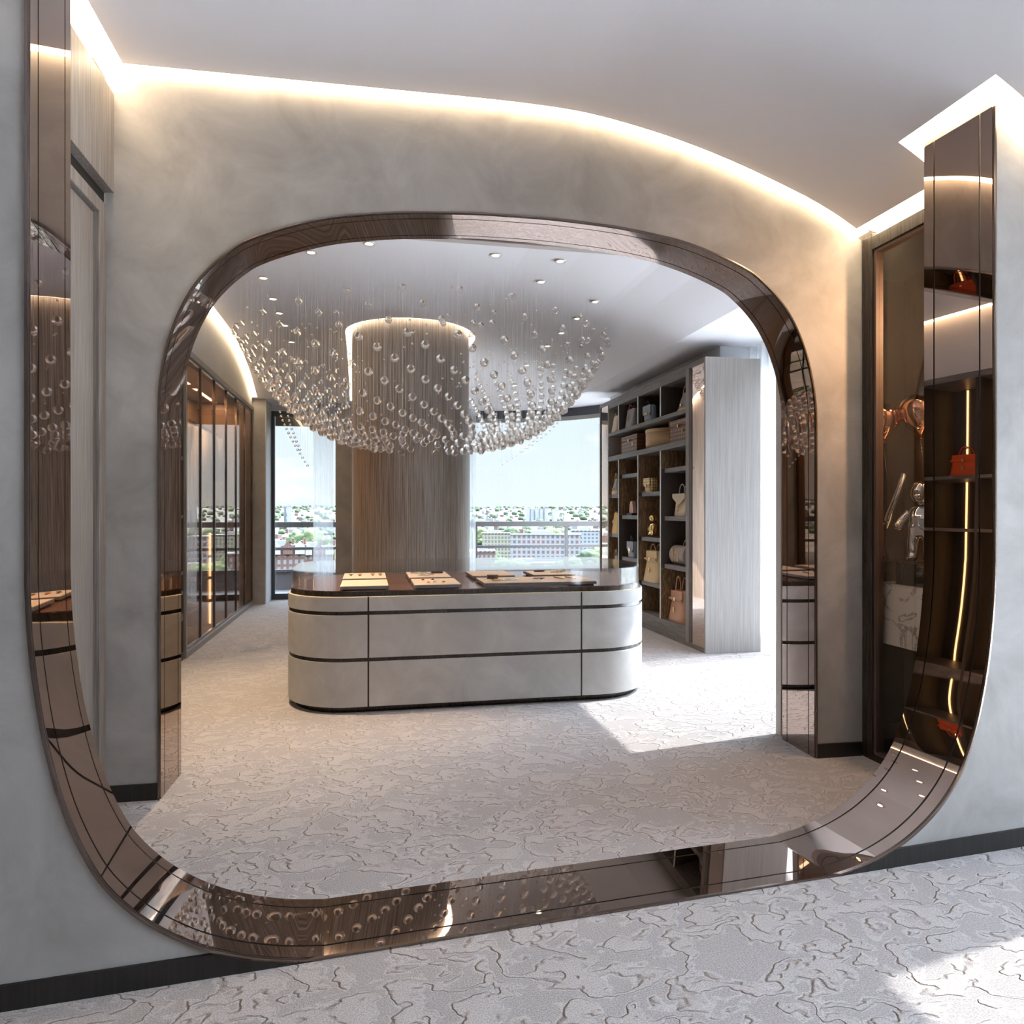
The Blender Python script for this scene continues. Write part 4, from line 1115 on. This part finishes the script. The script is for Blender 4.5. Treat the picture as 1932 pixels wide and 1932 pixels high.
shoe(-2.12, 8.85, .695, R(5), M_WHITEC, 'white low shoe farther along the black shoe shelf', False)
shoe(-2.12, 8.36, .41, R(4), M_WHITEC, 'white sneaker beside the beige folded sweater', False, L=.32)
shoe(-2.12, 8.80, .41, R(6), M_WHITEC, 'white sneaker, farther one on the lower shelf', False, L=.32)
shoe(-2.12, 9.85, .96, R(6), L_BLACK, 'black high heeled shoe on the upper shelf of the farther bay', True)
shoe(-2.12, 10.66, .96, R(4), M_CHROME, 'silver shoe at the far end of the upper shelf', True)
t = thing('black_box_bag', 'black box bag with small handles under the upper shelf of the farther bay', 'handbag', (-2.08, 10.28, .9605), R(90))
MB().box(-.16, .16, -.09, .09, 0, .20).build('body', L_BLACK, t, bevel=.01); handle(t, .14, .20, .07, -.02, .006, L_BLACK)

# open shelving between the arch wall and the wardrobe (seen in the mirrored jamb)
os_ = thing('open_shelving', 'dark oak open shelving with vertical light lines, reflected in the right mirrored jamb', 'shelving', (-2.15, 6.1, 0))
def S(mb, name, m, bevel=0, **k): return mb.build(name, m, os_, world=True, bevel=bevel, **k)
SY = [4.42, 5.33, 6.23, 7.0, 7.74]
S(MB().box(WX0, XL, SY[0], SY[-1], 0, .08), 'plinth', M_SHELFIN); S(MB().box(WX0, XL + .01, SY[0], SY[-1], 3.13, 3.19), 'top_panel', M_SHELF)
S(MB().box(WX0, WX0 + .02, SY[0], SY[-1], .081, 3.129), 'back_panel', M_SHELFIN)
for y in SY: S(MB().box(WX0 + .021, XL, y - .018, y + .018, .081, 3.129), 'divider', M_SHELFIN)
for i, (a, c) in enumerate(zip(SY, SY[1:])):
    for z, th in ((2.06, .035), (1.47, .035), (.90, .035), (.70, .035), (.47, .07)):
        S(MB().box(WX0 + .021, XL, a + .019, c - .019, z - th, z), 'shelf', M_SHELF)
    S(MB().box(WX0 + .021, WX0 + .032, a + .75 * (c - a) - .008, a + .75 * (c - a) + .008, .48, 3.12), 'light_line', M_LED)
trapeze('orange handbag with silver clasp on the dark open shelving, seen reflected in the right jamb', L_ORANGE, L_ORANGE, .36, .30, .25, .14, (-2.04, 6.50, 2.0605), R(90), hh=.11)
dome_bag('pink rounded bag on the open shelving near the arch', L_PEACH, L_PEACH, L_PEACH, .30, .24, .16, (-2.04, 5.75, .9005), R(90))

# ------------------------------------------------------------------ display niche on the right of the vestibule
ni = bpy.data.objects.new('wall_display_niche', None); COL.objects.link(ni); tag(ni, kind='structure')
def K(mb, name, m, bevel=0): return mb.build(name, m, ni, bevel=bevel)
M_NICHE = wood('niche_lacquer', (.075, .052, .038), (.10, .072, .052), rough=.45, ms=(60, 60, 3), bmp=.02)
M_NICHED = simple('niche_dark', (.020, .015, .012), .35)
K(MB().box(3.62, 3.64, 2.99, 4.30, 0, 3.15), 'niche_back', M_NICHE)
K(MB().box(2.995, 3.62, 4.28, 4.30, 0, 3.15), 'niche_side', M_NICHED)
K(MB().box(3.07, 3.62, 2.985, 3.005, 0, 3.15), 'niche_side', M_NICHED)
K(MB().box(2.995, 3.62, 3.005, 4.28, 3.09, 3.15), 'niche_top', M_NICHED)
K(MB().box(2.995, 3.62, 3.005, 4.28, 0, .05), 'niche_floor', M_NICHED)
K(MB().box(NX - .002, NX + .07, 3.785, 3.872, 0, 3.185), 'frame_side', M_DARKH, .003)
K(MB().box(NX - .002, NX + .07, 3.10, 3.785, 3.085, 3.165), 'frame_top', M_DARKH, .003)
K(MB().box(NX - .002, NX + .07, 3.10, 3.785, 0, .035), 'frame_bottom', M_DARKH, .003)
mb = MB(); mb.box(NX + .01, NX + .06, 3.765, 3.784, .036, 3.084); mb.box(NX + .01, NX + .06, 3.10, 3.765, 3.065, 3.084); mb.box(NX + .01, NX + .06, 3.10, 3.765, .036, .055)
K(mb, 'copper_frame', M_COPPER)
cn_ = thing('marble_console', 'white veined marble console floating inside the dark display niche', 'console', (3.3, 3.7, .70))
MB().box(3.075, 3.615, 3.13, 4.27, .70, 1.06).build('console_body', M_MARBLE, cn_, world=True, bevel=.002)
MB().box(3.075, 3.615, 3.13, 4.27, 1.0605, 1.067).build('console_top', M_MARBLE, cn_, world=True)
MB().box(3.59, 3.61, 3.15, 4.2, 1.068, 1.078).build('light_strip', M_LED, cn_, world=True)
def black_plinth(x0, x1, y0, y1, h, label):
    t = thing('black_marble_plinth', label, 'plinth', ((x0 + x1) / 2, (y0 + y1) / 2, 1.068), 0, 'black marble plinths on the console')
    MB().box(x0, x1, y0, y1, 1.068, 1.068 + h).build('block', M_MARBLEK, t, world=True, bevel=.004)
black_plinth(3.10, 3.34, 3.48, 3.738, .13, 'black marble plinth under the chrome standing figure')
black_plinth(3.14, 3.34, 3.873, 4.10, .13, 'black marble plinth under the dark tilted blade sculpture')
stand = ([(0, 0, .50), (0, 0, .62), (0, 0, .78), (0, 0, .84), (.14, .0, .76), (.26, -.04, .62), (.30, -.16, .50), (-.14, 0, .76), (-.26, -.04, .62), (-.30, -.16, .50), (.10, 0, .44), (.11, -.01, .24), (.11, 0, .08), (.12, -.10, .045), (-.10, 0, .44), (-.11, -.01, .24), (-.11, 0, .08), (-.12, -.10, .045)],
         [(0, 1), (1, 2), (2, 3), (2, 4), (4, 5), (5, 6), (2, 7), (7, 8), (8, 9), (0, 10), (10, 11), (11, 12), (12, 13), (0, 14), (14, 15), (15, 16), (16, 17)])
tf = figure('chrome_figure', 'polished chrome standing figure on the black plinth inside the niche', M_CHROME, (3.215, 3.665, 1.199), R(-60), .40, stand, [.14, .15, .13, .07, .075, .07, .075, .075, .07, .075, .10, .085, .08, .085, .10, .085, .08, .085], 'sculpture')
MB().sphere((0, 0, .412), (.062, .058, .075), 24, 16).build('head', M_CHROME, tf)
MB().sphere((0, -.062, .392), (.026, .022, .020), 16, 10).build('snout', M_CHROME, tf)
t = thing('blade_sculpture', 'dark bronze sculpture with a long tilted blade on the left black plinth', 'sculpture', (3.22, 4.0, 1.199))
MB().lathe([(0, 0), (.045, 0), (.035, .03), (.014, .08), (.022, .16), (.030, .22), (0, .25)], n=20).build('stem', M_EDGE, t)
MB().tube([(.02, 0, .20), (.03, -.02, .27), (.07, -.12, .54)], [.018, .026, .020], 10).build('blade', M_CHROME, t)
def balloon(x, y, z, r, tilt, label):
    t = thing('metallic_balloon', label, 'balloon', (x, y, z), 0, 'rose gold balloons in the display niche')
    prof = [(0.001, -1.22), (.05, -1.20), (.30, -1.02), (.62, -.72), (.86, -.34), (.98, .05), (.98, .32), (.88, .60), (.66, .83), (.36, .97), (.001, 1.0)]
    o = MB().lathe([(a * r, b * r) for a, b in catmull(prof, 4)], n=40).build('balloon_skin', M_ROSE, t); o.rotation_euler = (R(tilt), R(-4), 0)
    k = MB().lathe([(0.001, -1.20 * r), (.10 * r, -1.32 * r), (.12 * r, -1.36 * r), (0.001, -1.28 * r)], n=12).build('knot', M_ROSE, t); k.rotation_euler = o.rotation_euler
    MB().tube([(0, 0, -1.30 * r), (.02, -.01, -.35), (3.46 - x, -.05, -(z - 1.069))], .0015, 5).build('string', M_EDGE, t)
balloon(3.22, 3.99, 2.085, .105, 0, 'rose gold balloon nearest the arch wall, above the blade sculpture')
balloon(3.38, 3.86, 2.12, .12, 0, 'rose gold balloon above the chrome figure, partly behind the mirrored jamb')
mb = MB(); mb.box(NX + .03, NX + .036, 3.10, 3.764, .056, 3.064); g = mb.build('niche_glass', M_NGLASS, ni)
nl_ = bpy.data.lights.new('niche_spot', 'SPOT'); nl_.energy = 34; nl_.color = (1, .62, .34); nl_.spot_size = R(150); nl_.spot_blend = .8; nl_.shadow_soft_size = .05
no = bpy.data.objects.new('niche_spot', nl_); no.location = (3.48, 3.28, 2.75); no.rotation_euler = Vector((-.75, .35, -.55)).to_track_quat('-Z', 'Y').to_euler(); COL.objects.link(no)

# ------------------------------------------------------------------ downlights
def downlight(x, y, label, power=14):
    z = zb(x, y) - .001
    t = thing('ceiling_downlight', label, 'ceiling light', (x, y, z), 0, 'recessed downlights around the chandelier')
    MB().lathe([(.036, 0), (.055, 0), (.055, -.006), (.036, -.006), (.036, 0)], n=24).build('trim_ring', M_RING, t)
    MB().lathe([(0, -.001), (.036, -.001), (.036, -.003), (0, -.003)], n=24).build('lens', M_DOWN, t)
    l = bpy.data.lights.new('downlight_beam', 'SPOT'); l.energy = power; l.color = (1, .74, .46); l.spot_size = R(70); l.spot_blend = .9; l.shadow_soft_size = .03
    o = bpy.data.objects.new('downlight_beam', l); o.location = (0, 0, -.02); o.parent = t; COL.objects.link(o)
for i, y in enumerate((7.55, 8.27, 8.85, 9.42, 10.2, 10.95)):
    downlight(-1.05, y, ['first (nearest)', 'second', 'third', 'fourth', 'fifth', 'sixth (farthest)'][i] + ' downlight of the left row beside the wardrobe')
for i, y in enumerate((7.05, 7.70, 8.36, 9.05, 10.3, 11.2)):
    downlight(2.30, y, ['first (nearest)', 'second', 'third', 'fourth', 'fifth', 'sixth (farthest)'][i] + ' downlight of the right row beside the bag cabinet')
for x, y, lab in ((-.52, 6.72, 'left one of the front downlights, over the island'), (0.0, 6.40, 'second front downlight from the left, over the island'), (.60, 6.12, 'middle front downlight, over the island'), (1.14, 6.44, 'fourth front downlight from the left, over the island'), (1.72, 6.30, 'right one of the front downlights, over the island'), (1.69, 6.92, 'downlight behind the rightmost front one')):
    downlight(x, y, lab)
for x, y, e_, lab in ((-.95, 5.6, 190, 'downlight near the arch over the open carpet by the shelving'),):
    downlight(x, y, lab, e_)

# ------------------------------------------------------------------ chandelier
CH = thing('glass_ball_chandelier', 'large bowl shaped chandelier of clear glass balls on thin wires above the island', 'chandelier', (.67, 8.4, 3.87))
rnd = random.Random(11)
balls = []; small = []
CHX, CHY, RX, RY = .67, 8.45, 2.13, 2.05
def clear_of_col(x, y, m=.10):
    if y > CY: return abs(x - CX) > CRD + m
    return math.hypot(x - CX, y - CY) > CRD + m
def bowl(r): return 2.24 + 1.23 * r ** 3.4
ARMS = 52
for k in range(ARMS):
    for j in range(1, 21):
        r = (j / 20) ** .62
        th = 2 * math.pi * k / ARMS + 1.15 * r
        x = CHX + RX * r * math.cos(th); y = CHY + RY * r * math.sin(th)
        if r < .4 and k % 2: continue
        if r < .25 and k % 4: continue
        if not clear_of_col(x, y): continue
        z = bowl(r) + .05 * math.sin(th * 3) + rnd.uniform(-.008, .008)
        f = y < 7.6          # near side is sparser
        if f and (k + j) % 2: continue
        if z > zb(x, y) - .1: continue
        balls.append((x, y, z, .041 if r < .93 else .034))
for i in range(34):       # sparse upper balls
    th = rnd.uniform(0, 2 * math.pi); r = rnd.uniform(.45, .99); x = CHX + RX * r * math.cos(th); y = CHY + RY * r * math.sin(th)
    if not clear_of_col(x, y) or y > 8.6: continue
    balls.append((x, y, rnd.uniform(3.15, 3.62), rnd.choice((.028, .024, .034))))
for i in range(420):
    th = rnd.uniform(0, 2 * math.pi); r = math.sqrt(rnd.uniform(.02, 1.0)); x = CHX + RX * r * math.cos(th); y = CHY + RY * r * math.sin(th)
    if not clear_of_col(x, y): continue
    z = bowl(r) + rnd.uniform(.05, 1.2)
    if z > 3.65: continue
    small.append((x, y, z, .011))
for sgn, x0, x1, z1 in ((-1, -1.18, -.86, 2.16), (1, 2.62, 1.95, 2.20)):      # the two trailing tails beside the column
    for j in range(14):
        t_ = j / 13
        for w in range(2 if j < 10 else 1):
            x = x0 + (x1 - x0) * t_ ** 1.3 + w * .10 * (1 - t_); y = 10.0 + .5 * t_
            z = 2.85 + (z1 - 2.85) * t_
            small.append((x, y, z, .018))
big = sorted(balls, key=lambda b: math.hypot(b[0], b[1]) / b[3])
pm = MB(); pm.sphere((0, 0, 0), 1.0, 24, 14)
pme = None
for i, (x, y, z, r) in enumerate(big[:100]):
    if pme is None:
        o = pm.build('glass_ball', M_BALL, CH); pme = o
    else:
        o = pme.copy(); COL.objects.link(o); o.parent = CH
    o.location = (x - CH.location.x, y - CH.location.y, z - 3.87); o.scale = (r, r, r)
mb = MB()
for x, y, z, r in big[100:]: mb.sphere((x, y, z), r, 16, 10)
mb.build('glass_balls', M_BALL, CH, world=True, kind='stuff')
mb = MB()
for x, y, z, r in small: mb.sphere((x, y, z), r, 10, 6)
mb.build('small_glass_balls', M_BALL, CH, world=True, kind='stuff')
wires = sorted(balls + small, key=lambda b: math.hypot(b[0], b[1]))
def wire(mb, b, r=.0006):
    x, y, z, rr_ = b; q = rr_ * .0; zt = zb(x, y) - .001
    vs = []
    for zz in (z + rr_, zt):
        for a in (0, 2.094, 4.189): vs.append((x + r * math.cos(a), y + r * math.sin(a), zz))
    mb.add(vs, [(0, 1, 4, 3), (1, 2, 5, 4), (2, 0, 3, 5)])
for b in wires[:100]:
    m = MB(); wire(m, b); m.build('wire', M_WIRE, CH, world=True)
mb = MB()
for b in wires[100:]: wire(mb, b)
mb.build('wires', M_WIRE, CH, world=True, kind='stuff')

# ------------------------------------------------------------------ balcony
mb = MB(); mb.box(4.47, 10.5, -8.0, 12.9, -.30, -.06); struct('floor_bounce', mb, simple('pale_bounce', (.72, .70, .68), .8))  # unseen pale slab, added outside to bounce sunlight up onto the ceilings
mb = MB(); mb.box(-4.5, 7.5, 12.95, 14.75, -.30, -.02); struct('floor_balcony', mb, simple('balcony_deck', (.10, .09, .085), .8))
bal = thing('balcony_railing', 'dark bronze balcony railing with wide flat top bar outside the windows', 'railing', (1.5, 14.5, -.02))
M_RAIL = simple('railing_metal', (.045, .038, .036), .45)
for z0, z1, d in ((1.20, 1.305, .06), (.755, .81, .02), (.33, .38, .03)): MB().box(-4.4, 7.4, 14.5 - d, 14.5 + d, z0, z1).build('rail', M_RAIL, bal, world=True)
for x in (-4.35, -2.55, 2.15, 4.08, 6.1): MB().box(x - .03, x + .03, 14.47, 14.53, -.019, 1.199).build('post', M_RAIL, bal, world=True)
MB().box(-4.4, 7.4, 14.52, 14.56, -.019, .329).build('kick_panel', simple('kick_panel', (.06, .05, .05), .6), bal, world=True)

# ------------------------------------------------------------------ the city far below
GZ = -38.0
ys_, yc_ = math.sin(R(YAW)), math.cos(R(YAW))
def bearing(u, d):
    l = (u - 966) / 1341.7
    return ((ys_ + l * yc_) * d, (yc_ - l * ys_) * d)
def ter(x, y):
    d = math.hypot(x, y)
    t = min(1, max(0, (d - 1500) / 2400)); t = t * t * (3 - 2 * t)
    return GZ + t * (62 + 14 * noise.noise(Vector((x / 700, y / 700, 3.1)))) + .0
def terrain_mat():
    m, t, b = new_mat('distant_ground')
    n = tex_noise(t, .02, 8, .7); n2 = tex_noise(t, .0028, 4, .6)
    r = ramp(t, n.outputs['Fac'], [(.38, (0.013, 0.020, 0.008)), (.50, (0.027, 0.030, 0.019)), (.56, (0.061, 0.051, 0.046)), (.66, (0.074, 0.072, 0.070))])
    t.links.new(r.outputs[0], b.inputs['Base Color']); b.inputs['Roughness'].default_value = 1; return m
mb = MB(); rings = []
rad = [60, 300, 700, 1100, 1500] + [1500 + 150 * i for i in range(1, 20)] + [4800, 6000]
for r_ in rad: rings.append([(r_ * math.sin(R(a)), r_ * math.cos(R(a)), ter(r_ * math.sin(R(a)), r_ * math.cos(R(a))) - (0 if r_ < 4500 else (r_ - 4400) * .02)) for a in range(-100, 131, 2)])
mb.loft(rings, closed=False, cap=False); o = struct('ground', mb, terrain_mat())
def facade(name, wall, win, roof, sx=3.2, sz=3.0, ww=.5, band=None):
    m, t, b = new_mat(name)
    tc = N(t, 'ShaderNodeTexCoord'); sp = N(t, 'ShaderNodeSeparateXYZ'); t.links.new(tc.outputs['Object'], sp.inputs[0])
    ad = N(t, 'ShaderNodeMath', operation='ADD'); t.links.new(sp.outputs[0], ad.inputs[0]); t.links.new(sp.outputs[1], ad.inputs[1])
    cb = N(t, 'ShaderNodeCombineXYZ'); t.links.new(ad.outputs[0], cb.inputs[0]); t.links.new(sp.outputs[2], cb.inputs[1])
    br = N(t, 'ShaderNodeTexBrick'); br.offset = 0; br.inputs['Scale'].default_value = 1; br.inputs['Brick Width'].default_value = sx; br.inputs['Row Height'].default_value = sz
    br.inputs['Mortar Size'].default_value = ww; br.inputs['Mortar Smooth'].default_value = 0
    br.inputs['Color1'].default_value = (*win, 1); br.inputs['Color2'].default_value = (*(band or win), 1); br.inputs['Mortar'].default_value = (*wall, 1)
    t.links.new(cb.outputs[0], br.inputs['Vector'])
    g = N(t, 'ShaderNodeNewGeometry'); s2 = N(t, 'ShaderNodeSeparateXYZ'); t.links.new(g.outputs['Normal'], s2.inputs[0])
    gt = N(t, 'ShaderNodeMath', operation='GREATER_THAN'); gt.inputs[1].default_value = .4; t.links.new(s2.outputs[2], gt.inputs[0])
    mx = N(t, 'ShaderNodeMix', data_type='RGBA'); t.links.new(gt.outputs[0], mx.inputs[0]); t.links.new(br.outputs['Color'], mx.inputs[6]); mx.inputs[7].default_value = (*roof, 1)
    t.links.new(mx.outputs[2], b.inputs['Base Color']); b.inputs['Roughness'].default_value = .8
    return m
K_ = .35
F_WHITE = facade('facade_white', (0.112, 0.110, 0.108), (0.026, 0.030, 0.037), (0.076, 0.076, 0.078), 3.4, 3.1, .75)
F_REDW = facade('facade_white_brick', (0.108, 0.104, 0.099), (0.028, 0.030, 0.035), (0.073, 0.073, 0.076), 3.0, 3.2, .62, (0.069, 0.026, 0.019))
F_YEL = facade('facade_yellow', (0.108, 0.095, 0.060), (0.035, 0.037, 0.035), (0.078, 0.076, 0.071), 2.6, 3.0, .6)
F_BRICK = facade('facade_brick', (0.052, 0.022, 0.014), (0.086, 0.082, 0.078), (0.043, 0.039, 0.039), 2.3, 2.9, .55)
F_TOWER = facade('facade_tower', (.17, .17, .17), (.11, .115, .125), (.15, .15, .15), 5.5, 3.0, .5)
F_GREY = facade('facade_grey', (0.090, 0.090, 0.099), (0.048, 0.054, 0.063), (0.105, 0.105, 0.105), 4, 3, .8)
def building(name, label, u, d, w, dep, top, mat, rz=0, group=None, roofm=None, cat='building'):
    x, y = bearing(u, d); t = thing(name, label, cat, (x, y, ter(x, y)), R(rz), group); h = top - ter(x, y)
    MB().box(-w / 2, w / 2, -dep / 2, dep / 2, -3, h).build('walls', mat, t)
    MB().box(-w / 2 - .4, w / 2 + .4, -dep / 2 - .4, dep / 2 + .4, h + .01, h + .7).build('parapet', roofm or mat, t)
    MB().box(-w * .2, w * .1, -dep * .2, dep * .2, h + .71, h + 2.6).build('roof_house', M_EXTP, t)
    return t, h
M_EXTP = simple('roof_plant', (0.120, 0.120, 0.126), .8)
M_BRK = simple('brick_red', (0.066, 0.026, 0.017), .9); M_STONE = simple('white_stone', (0.165, 0.159, 0.150), .8); M_SLATE = simple('slate', (0.036, 0.036, 0.039), .8)
# red brick mansion blocks below the balcony door
for i, (u, d, top, rz) in enumerate(((530, 300, -13.0, 9), (590, 330, -15.0, 6))):
    t, h = building('mansion_block', ['red brick mansion block with white gables, left one under the balcony door view', 'red brick mansion block with white gables, right one under the balcony door view'][i], u, d, 19, 14, top, F_BRICK, rz)
    for k in range(4):
        x = -7.2 + 4.8 * k; m = MB(); M_ = Matrix.Translation((x, -7.3, h)) @ Matrix.Rotation(R(90), 4, 'X')
        m.prism([(-1.9, -3), (1.9, -3), (1.9, .3), (.8, 1.6), (0, 2.6), (-.8, 1.6), (-1.9, .3)], 0, .8, M=M_); m.build('gable', M_STONE if k % 2 else M_BRK, t)
        MB().box(x + 2.0, x + 2.8, -1, 2, h + .7, h + 3.4).build('chimney', M_BRK, t)
for k, (u, top, w) in enumerate(((996, 9.5, 10), (1003.5, 6.5, 9), (1012, 10, 10), (1021, 9.0, 9.5), (1029.5, 8.5, 9.5), (1046, 8.5, 11))):
    building('tower_block', 'white residential tower on the horizon, number ' + ['one', 'two', 'three', 'four', 'five', 'six'][k] + ' from the left of the group' if k < 5 else 'white residential tower standing alone right of the group of five', u, 2000, w, w, top, F_TOWER, 14, 'white towers on the horizon')
building('tower_block', 'tall white slab tower on the horizon seen through the balcony door', 545, 1500, 8, 12, 13.5, F_TOWER, 10)
building('tower_block', 'grey slab tower attached left of the tall white one on the horizon', 538, 1515, 4.5, 10, 12.0, F_GREY, 10)
building('apartment_block', 'long white apartment block with red brick panels seen through the curved window', 1030, 450, 44, 12, -13, F_REDW, -16)
building('apartment_block', 'pale yellow apartment block beside the long white one', 936, 560, 22, 12, -15.5, F_YEL, -8)
building('apartment_block', 'white block behind the right end of the long white apartment block', 1105, 620, 26, 14, -15, F_WHITE, -10)
building('apartment_block', 'low brown brick building at the lower left of the curved window', 912, 380, 12, 14, -19.5, F_BRICK, -6)
building('apartment_block', 'low white terrace below the long white apartment block', 996, 380, 30, 9, -26, F_WHITE, -12)
def leaf_mat(name, a, c):
    m, t, b = new_mat(name); n = tex_noise(t, .55, 6, .7)
    r = ramp(t, n.outputs['Fac'], [(.35, a), (.65, c)]); t.links.new(r.outputs[0], b.inputs['Base Color']); b.inputs['Roughness'].default_value = 1; return m
M_LEAF = leaf_mat('leaves', (0.017, 0.026, 0.007), (0.053, 0.070, 0.022)); M_LEAFD = leaf_mat('leaves_dark', (0.010, 0.018, 0.007), (0.031, 0.046, 0.017))
M_TRUNK = simple('bark', (0.030, 0.021, 0.015), .9)
def crown(mb, c, r, seed, nu=14, nv=9):
    b = len(mb.v); mb.sphere(c, (r, r, r * .8), nu, nv)
    for i in range(b, len(mb.v)):
        v = Vector(mb.v[i]) - Vector(c); f = 1 + .38 * noise.noise(v * (2.6 / r) + Vector((seed, 0, 0))) + .18 * noise.noise(v * (7 / r) + Vector((0, seed, 0)))
        mb.v[i] = tuple(Vector(c) + v * f)
def tree(u, d, top, r, label, m=None, group=None, k=7):
    x, y = bearing(u, d); g = ter(x, y); t = thing('leafy_tree', label, 'tree', (x, y, g), 0, group)
    q = random.Random(u); mb = MB(); h = top - g
    crown(mb, (0, 0, h - r * .8), r * .8, q.random() * 9, 28, 18)
    for i in range(k):
        a = 2 * math.pi * i / k; crown(mb, (r * .62 * math.cos(a), r * .62 * math.sin(a), h - r * (1.05 + .45 * q.random())), r * (.42 + .14 * q.random()), q.random() * 9, 20, 13)
    mb.build('crown', m or M_LEAF, t); MB().tube([(0, 0, -1), (0, 0, h - r * 1.2)], r * .08, 8).build('trunk', M_TRUNK, t)
tree(588, 430, -6.5, 13, 'very large bright green tree seen through the balcony door above the brick blocks')
for k, (u, d, top, r_) in enumerate(((560, 560, -12, 8), (612, 640, -10, 9), (905, 640, -11, 11), (1000, 640, -13, 9), (1040, 700, -13, 10), (1056, 360, -22.5, 5), (1082, 350, -20, 5.5), (1110, 400, -18.5, 7.5), (1128, 420, -17, 11), (965, 700, -12, 10),
      (950, 350, -20.5, 7.5), (930, 420, -21, 6.5), (975, 330, -19.5, 7), (902, 400, -19, 7), (1030, 330, -22.5, 5))):
    tree(u, d, top, r_, 'green leafy tree among the blocks, ' + ['left of the huge tree', 'right of the huge tree', 'above the brown building at the window edge', 'behind the white block, left of centre', 'behind the white block, right of centre', 'small one in front of the white block', 'in front of the white block beside the rail post', 'right of the rail post, in front', 'at the cabinet edge of the window', 'behind the gap between yellow and white blocks', 'in front of the yellow block', 'beside the brown building', 'in front of the low white terrace, left', 'at the curtain edge of the window, low', 'smallest, in front of the low white terrace'][k], M_LEAFD if k % 2 else M_LEAF, 'trees in the city below')
# the sea of roofs and woods further out (beyond counting)
q = random.Random(5)
def far_houses(mat, n, name, label, lo=700, hi=4200, sz=(6, 14)):
    mb = MB()
    for i in range(n):
        a = R(q.uniform(-55, 95)); d = lo + (hi - lo) * q.random() ** .8; x, y = d * math.sin(a), d * math.cos(a); g = ter(x, y)
        if noise.noise(Vector((x / 260, y / 260, 0))) < -.15: continue
        w, dp, h = q.uniform(*sz), q.uniform(*sz), q.uniform(5, 11)
        M_ = Matrix.Translation((x, y, g)) @ Matrix.Rotation(q.uniform(0, 3), 4, 'Z')
        mb.box(-w / 2, w / 2, -dp / 2, dp / 2, -2, h, M_)
    mb.build(name, mat, label=label, cat='houses', kind='stuff')
far_houses(simple('far_white', (0.083, 0.081, 0.083), .9), 1500, 'distant_white_houses', 'countless pale houses spreading to the hills on the horizon')
far_houses(simple('far_red', (0.050, 0.028, 0.021), .9), 1300, 'distant_brick_houses', 'countless red brick houses spreading to the hills on the horizon')
mb = MB()
for i in range(2600):
    a = R(q.uniform(-55, 95)); d = 780 + 3500 * q.random() ** .8; x, y = d * math.sin(a), d * math.cos(a)
    r_ = q.uniform(5, 12); crown(mb, (x, y, ter(x, y) + r_ * .5), r_, i, 8, 5)
mb.build('distant_trees', M_LEAFD, label='countless dark green trees between the distant houses and on the hills', cat='trees', kind='stuff')
